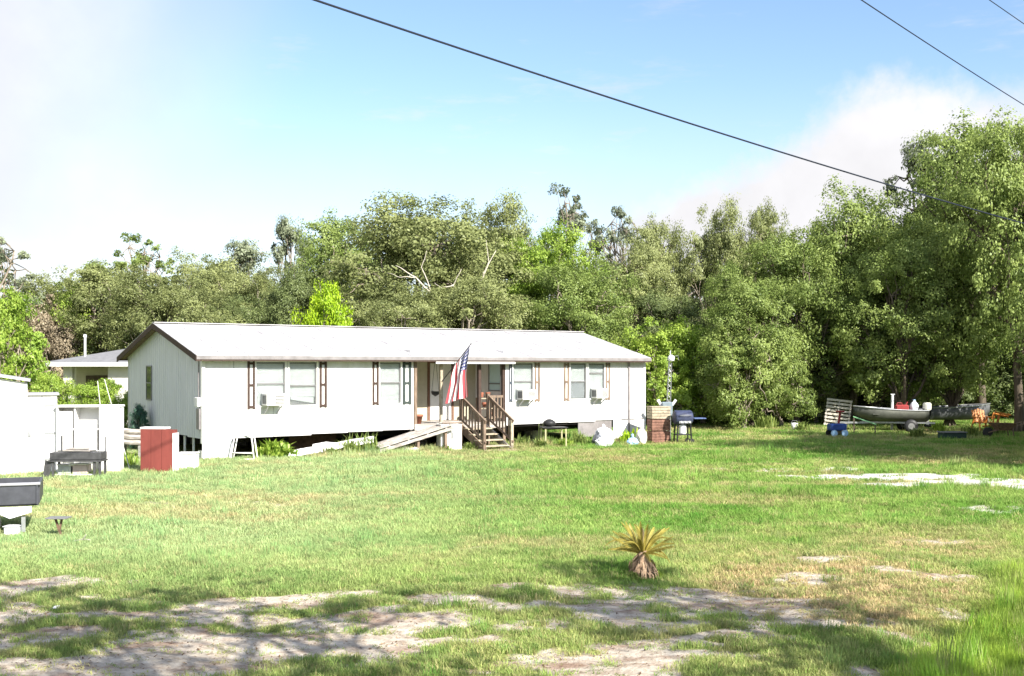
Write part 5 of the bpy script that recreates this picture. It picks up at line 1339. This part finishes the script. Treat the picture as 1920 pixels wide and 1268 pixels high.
mb = MB(); mb.box(-.45, .45, -.25, .25, 0, .26, b=.03); mb.build('body', mat('dark_green_plastic', (.03, .06, .05), .5, .1, 6), e); mb = MB(); mb.box(-.47, .47, -.27, .27, .262, .30, b=.01); mb.build('lid', FGREY, e)
e = empty('fallen_bicycle', (at(1880, 42.8), 42.8, 0), .1, label='rusty brown wheelbarrow in the shade at the right edge', cat='wheelbarrow')
RU = mat('rusty_metal', (.20, .13, .085))
mb = MB(); mb.add([(-.4, -.3, .55), (.4, -.3, .55), (.4, .3, .55), (-.4, .3, .55), (-.2, -.18, .28), (.25, -.18, .28), (.25, .18, .28), (-.2, .18, .28)], [(4, 5, 6, 7), (0, 4, 7, 3), (1, 2, 6, 5), (0, 1, 5, 4), (3, 7, 6, 2)]); mb.build('tray', RU, e)
e.name = 'wheelbarrow'
for y in (-.2, .2): mb = MB(); mb.bar((-.6, y * .2, .2), (.95, y * 1.4, .58), .035, .035); mb.bar((.3, y, .35), (.35, y, 0), .03, .03); mb.build('handle', BROWNL, e)
mb = MB(); mb.lathe([(.19, -.04), (.2, 0), (.19, .04)], 16, M=Matrix.Translation((-.6, 0, .2)) @ Matrix.Rotation(R(90), 4, 'X')); mb.build('wheel', BLACKM, e)
e = empty('white_bucket', (at(1490, 47.5), 47.5, 0), 0, label='small white bucket in the weeds at the grove edge', cat='bucket')
mb = MB(); mb.lathe([(.13, 0), (.16, .32), (.145, .32), (.12, .03)], 14); mb.build('pail', WB, e, True); mb = MB(); mb.tube([(-.15, 0, .3), (-.1, 0, .42), (.1, 0, .42), (.15, 0, .3)], .006, 5); mb.build('handle', METAL, e)
for i, (px, d, h, f, lb) in enumerate([(1505, 46.5, .55, 'green', 'light weed clump left of the blue toy cart'), (1760, 46.5, .5, 'bright', 'light weed clump right of the outboard motor'), (1820, 43.5, .6, 'green', 'weed clump in front of the left orange chair'),
                                       (1720, 42.5, .5, 'green', 'weed clump in the shade before the boat trailer'), (1870, 44.5, .7, 'green', 'tall weed clump between the two orange chairs'), (1435, 49, .8, 'green', 'weed clump at the dark left end of the grove')]):
    leafy('tall_weed', lb, px, d, h, 130, FOL[f], .8, .03)

# ------------------------------------------------------------------ sago palm stub in the foreground
def sago():
    x, y = at(1205, 14.5), 14.5; z = gz1(x, y)
    e = empty('sago_palm', (x, y, z), 0, label='stunted golden sago palm with shaggy trunk in the foreground lawn', cat='palm')
    q = random.Random(5)
    TRK = mat('palm_fibre', (.42, .30, .20), .9, .25, 18, color2=(.22, .14, .09), bump=.6, stretch=(1, 1, .3))
    mb = MB(); mb.lathe([(.14, -.05), (.15, .02), (.14, .10), (.10, .20), (.075, .27), (.07, .33), (.03, .36)], 16); mb.build('trunk', TRK, e, True)
    old = None
    # hanging old leaf bases, each its own piece
    for i in range(70):
        a = i * 2.399; t = q.random(); r0 = .08 + .06 * t; z0 = .29 - .2 * t; r1 = r0 + q.uniform(.04, .10); z1 = max(.0, z0 - q.uniform(.12, .22))
        mb = MB(); c, s = math.cos(a), math.sin(a); p0 = Vector((c * r0, s * r0, z0)); p1 = Vector((c * r1, s * r1, z1)); pm = p0.lerp(p1, .5) + Vector((c * .03, s * .03, .015)); sd_ = Vector((-s, c, 0)) * q.uniform(.008, .016)
        n = Vector((c, s, 0)) * .006
        mb.add([p0 - sd_, p0 + sd_, pm + sd_, pm - sd_, p1 + sd_ * .5, p1 - sd_ * .5, p0 - n, pm - n, p1 - n], [(0, 1, 2, 3), (3, 2, 4, 5), (0, 3, 7, 6), (1, 6, 7, 2), (3, 5, 8, 7), (2, 7, 8, 4)])
        mb.build('old_leaf_base', TRK, e)
    GOLD = fol_mat('palm_frond', (.20, .17, .030), (.50, .42, .10), .25)
    for i in range(34):
        a = i * 2.399 + q.uniform(-.2, .2); el = R(q.uniform(12, 64)) if i > 7 else R(q.uniform(66, 88)); l = q.uniform(.38, .48)
        c, s = math.cos(a), math.sin(a); mb = MB(); pts = []; n = 9; bend = q.uniform(-.22, .22)
        for k in range(n + 1):
            t = k / n; e2 = el - (.16 if i % 6 else .7) * t * t + bend * t; pts.append(Vector((c * .03, s * .03, .31)) + Vector((c * math.cos(e2), s * math.cos(e2), math.sin(e2))) * l * t)
        mb.tube(pts, [.009 * (1 - .7 * k / n) + .002 for k in range(n + 1)], 5)
        up = Vector((-s, c, 0)); tint = [.75] * len(mb.f)
        for k in range(1, n * 3):
            t = k / (n * 3); j = min(int(t * n), n - 1); f = t * n - j; p = pts[j].lerp(pts[j + 1], f); d = (pts[j + 1] - pts[j]).normalized(); nn = up.cross(d).normalized()
            ll = .095 * math.sin(math.pi * min(1, t * .9 + .12)) + .02
            for sg in (-1, 1):
                tipv = p + (up * sg * .42 + d * .9 + nn * .30).normalized() * ll; w = d * .011
                mb.add([p - w, p + w, tipv], [(0, 1, 2)]); tint.append(q.uniform(.2, 1))
        o = mb.build('frond', GOLD, e); at_ = o.data.attributes.new('tint', 'FLOAT', 'FACE'); at_.data.foreach_set('value', np.array(tint, np.float32))
    mb = MB(); mb.lathe([(.02, .33), (.028, .40), (.02, .52), (.012, .60), (.002, .64)], 8); mb.build('seed_cone', BROWNL, e, True)
sago()

# small debris in the near sand
leafy('tall_weed', 'grassy weeds around the left of the sago palm base', 1186, 14.35, .16, 70, FOL['green'], .8, .012, z=gz1(at(1186, 14.35), 14.35))
leafy('tall_weed', 'grassy weeds around the right of the sago palm base', 1228, 14.45, .14, 70, FOL['bright'], .8, .012, z=gz1(at(1228, 14.45), 14.45))
e = empty('paper_scrap', (at(103, 12.6), 12.6, gz1(at(103, 12.6), 12.6) + .01), 0, label='tiny white paper scrap on the sandy patch at lower left', cat='litter')
mb = MB(); mb.add([(-.04, -.03, 0), (.05, -.02, .01), (.04, .04, .03), (-.03, .03, .015), (0, 0, .03)], [(0, 1, 4), (1, 2, 4), (2, 3, 4), (3, 0, 4)]); mb.build('sheet', WB, e)

def litter():
    """fallen leaves and small twigs on bare soil"""
    q = np.random.default_rng(8); n = 26000
    x = q.uniform(-7, 7, n); y = q.uniform(8.7, 17, n); b, dr, lu = zones(x, y); k = (q.random(n) < np.clip(b * .55 + dr * .25, 0, .7)); x, y = x[k], y[k]; z = gz(x, y) + .008; n = len(x)
    a = q.uniform(0, 6.283, n); L_ = q.uniform(.008, .028, (n, 1)); w = q.uniform(.003, .010, (n, 1))
    D = np.stack([np.cos(a), np.sin(a), q.normal(0, .25, n)], 1) * L_; S_ = np.stack([-np.sin(a), np.cos(a), q.normal(0, .25, n)], 1) * w
    me = quads_mesh('leaf_litter', np.stack([x, y, z], 1), D, S_, q.random(n)); me.materials.append(fol_mat('dead_leaf', (.10, .055, .03), (.42, .30, .18), .1))
    o = bpy.data.objects.new('leaf_litter', me); COL.objects.link(o); tag(o, 'dry leaf litter scattered on the bare sand', None, None, 'stuff')
litter()

# ------------------------------------------------------------------ overhead wires
CAB = mat('black_cable', (.02, .025, .04), .6, .1, 5)
def wire(name, label, A, B, sag, rad, ext0=.6, ext1=.5):
    A, B = Vector(A), Vector(B); d = B - A; e = empty(name, A, 0, label=label, cat='cable', group='overhead wires'); mb = MB(); n = 40
    pts = []
    for i in range(n + 1):
        t = -ext0 + (1 + ext0 + ext1) * i / n; p = d * t; p.z -= sag * 4 * t * (1 - t); pts.append(p)
    mb.tube(pts, rad, 6); mb.build('strand', CAB, e)
def wp(px, py, d): return (at(px, d), d, CAMH + (688 - py) * d / FPX)
wire('overhead_cable', 'thick black cable crossing the whole sky down to the right', wp(590, 0, 18), wp(1850, 400, 34), .10, .019)
wire('overhead_cable', 'thin grey wire in the upper right corner', wp(1615, 0, 22), wp(1920, 197, 30), .02, .012)
wire('overhead_cable', 'thinnest short wire cutting the top right corner', wp(1855, 0, 22), wp(1920, 45, 24), .0, .009)
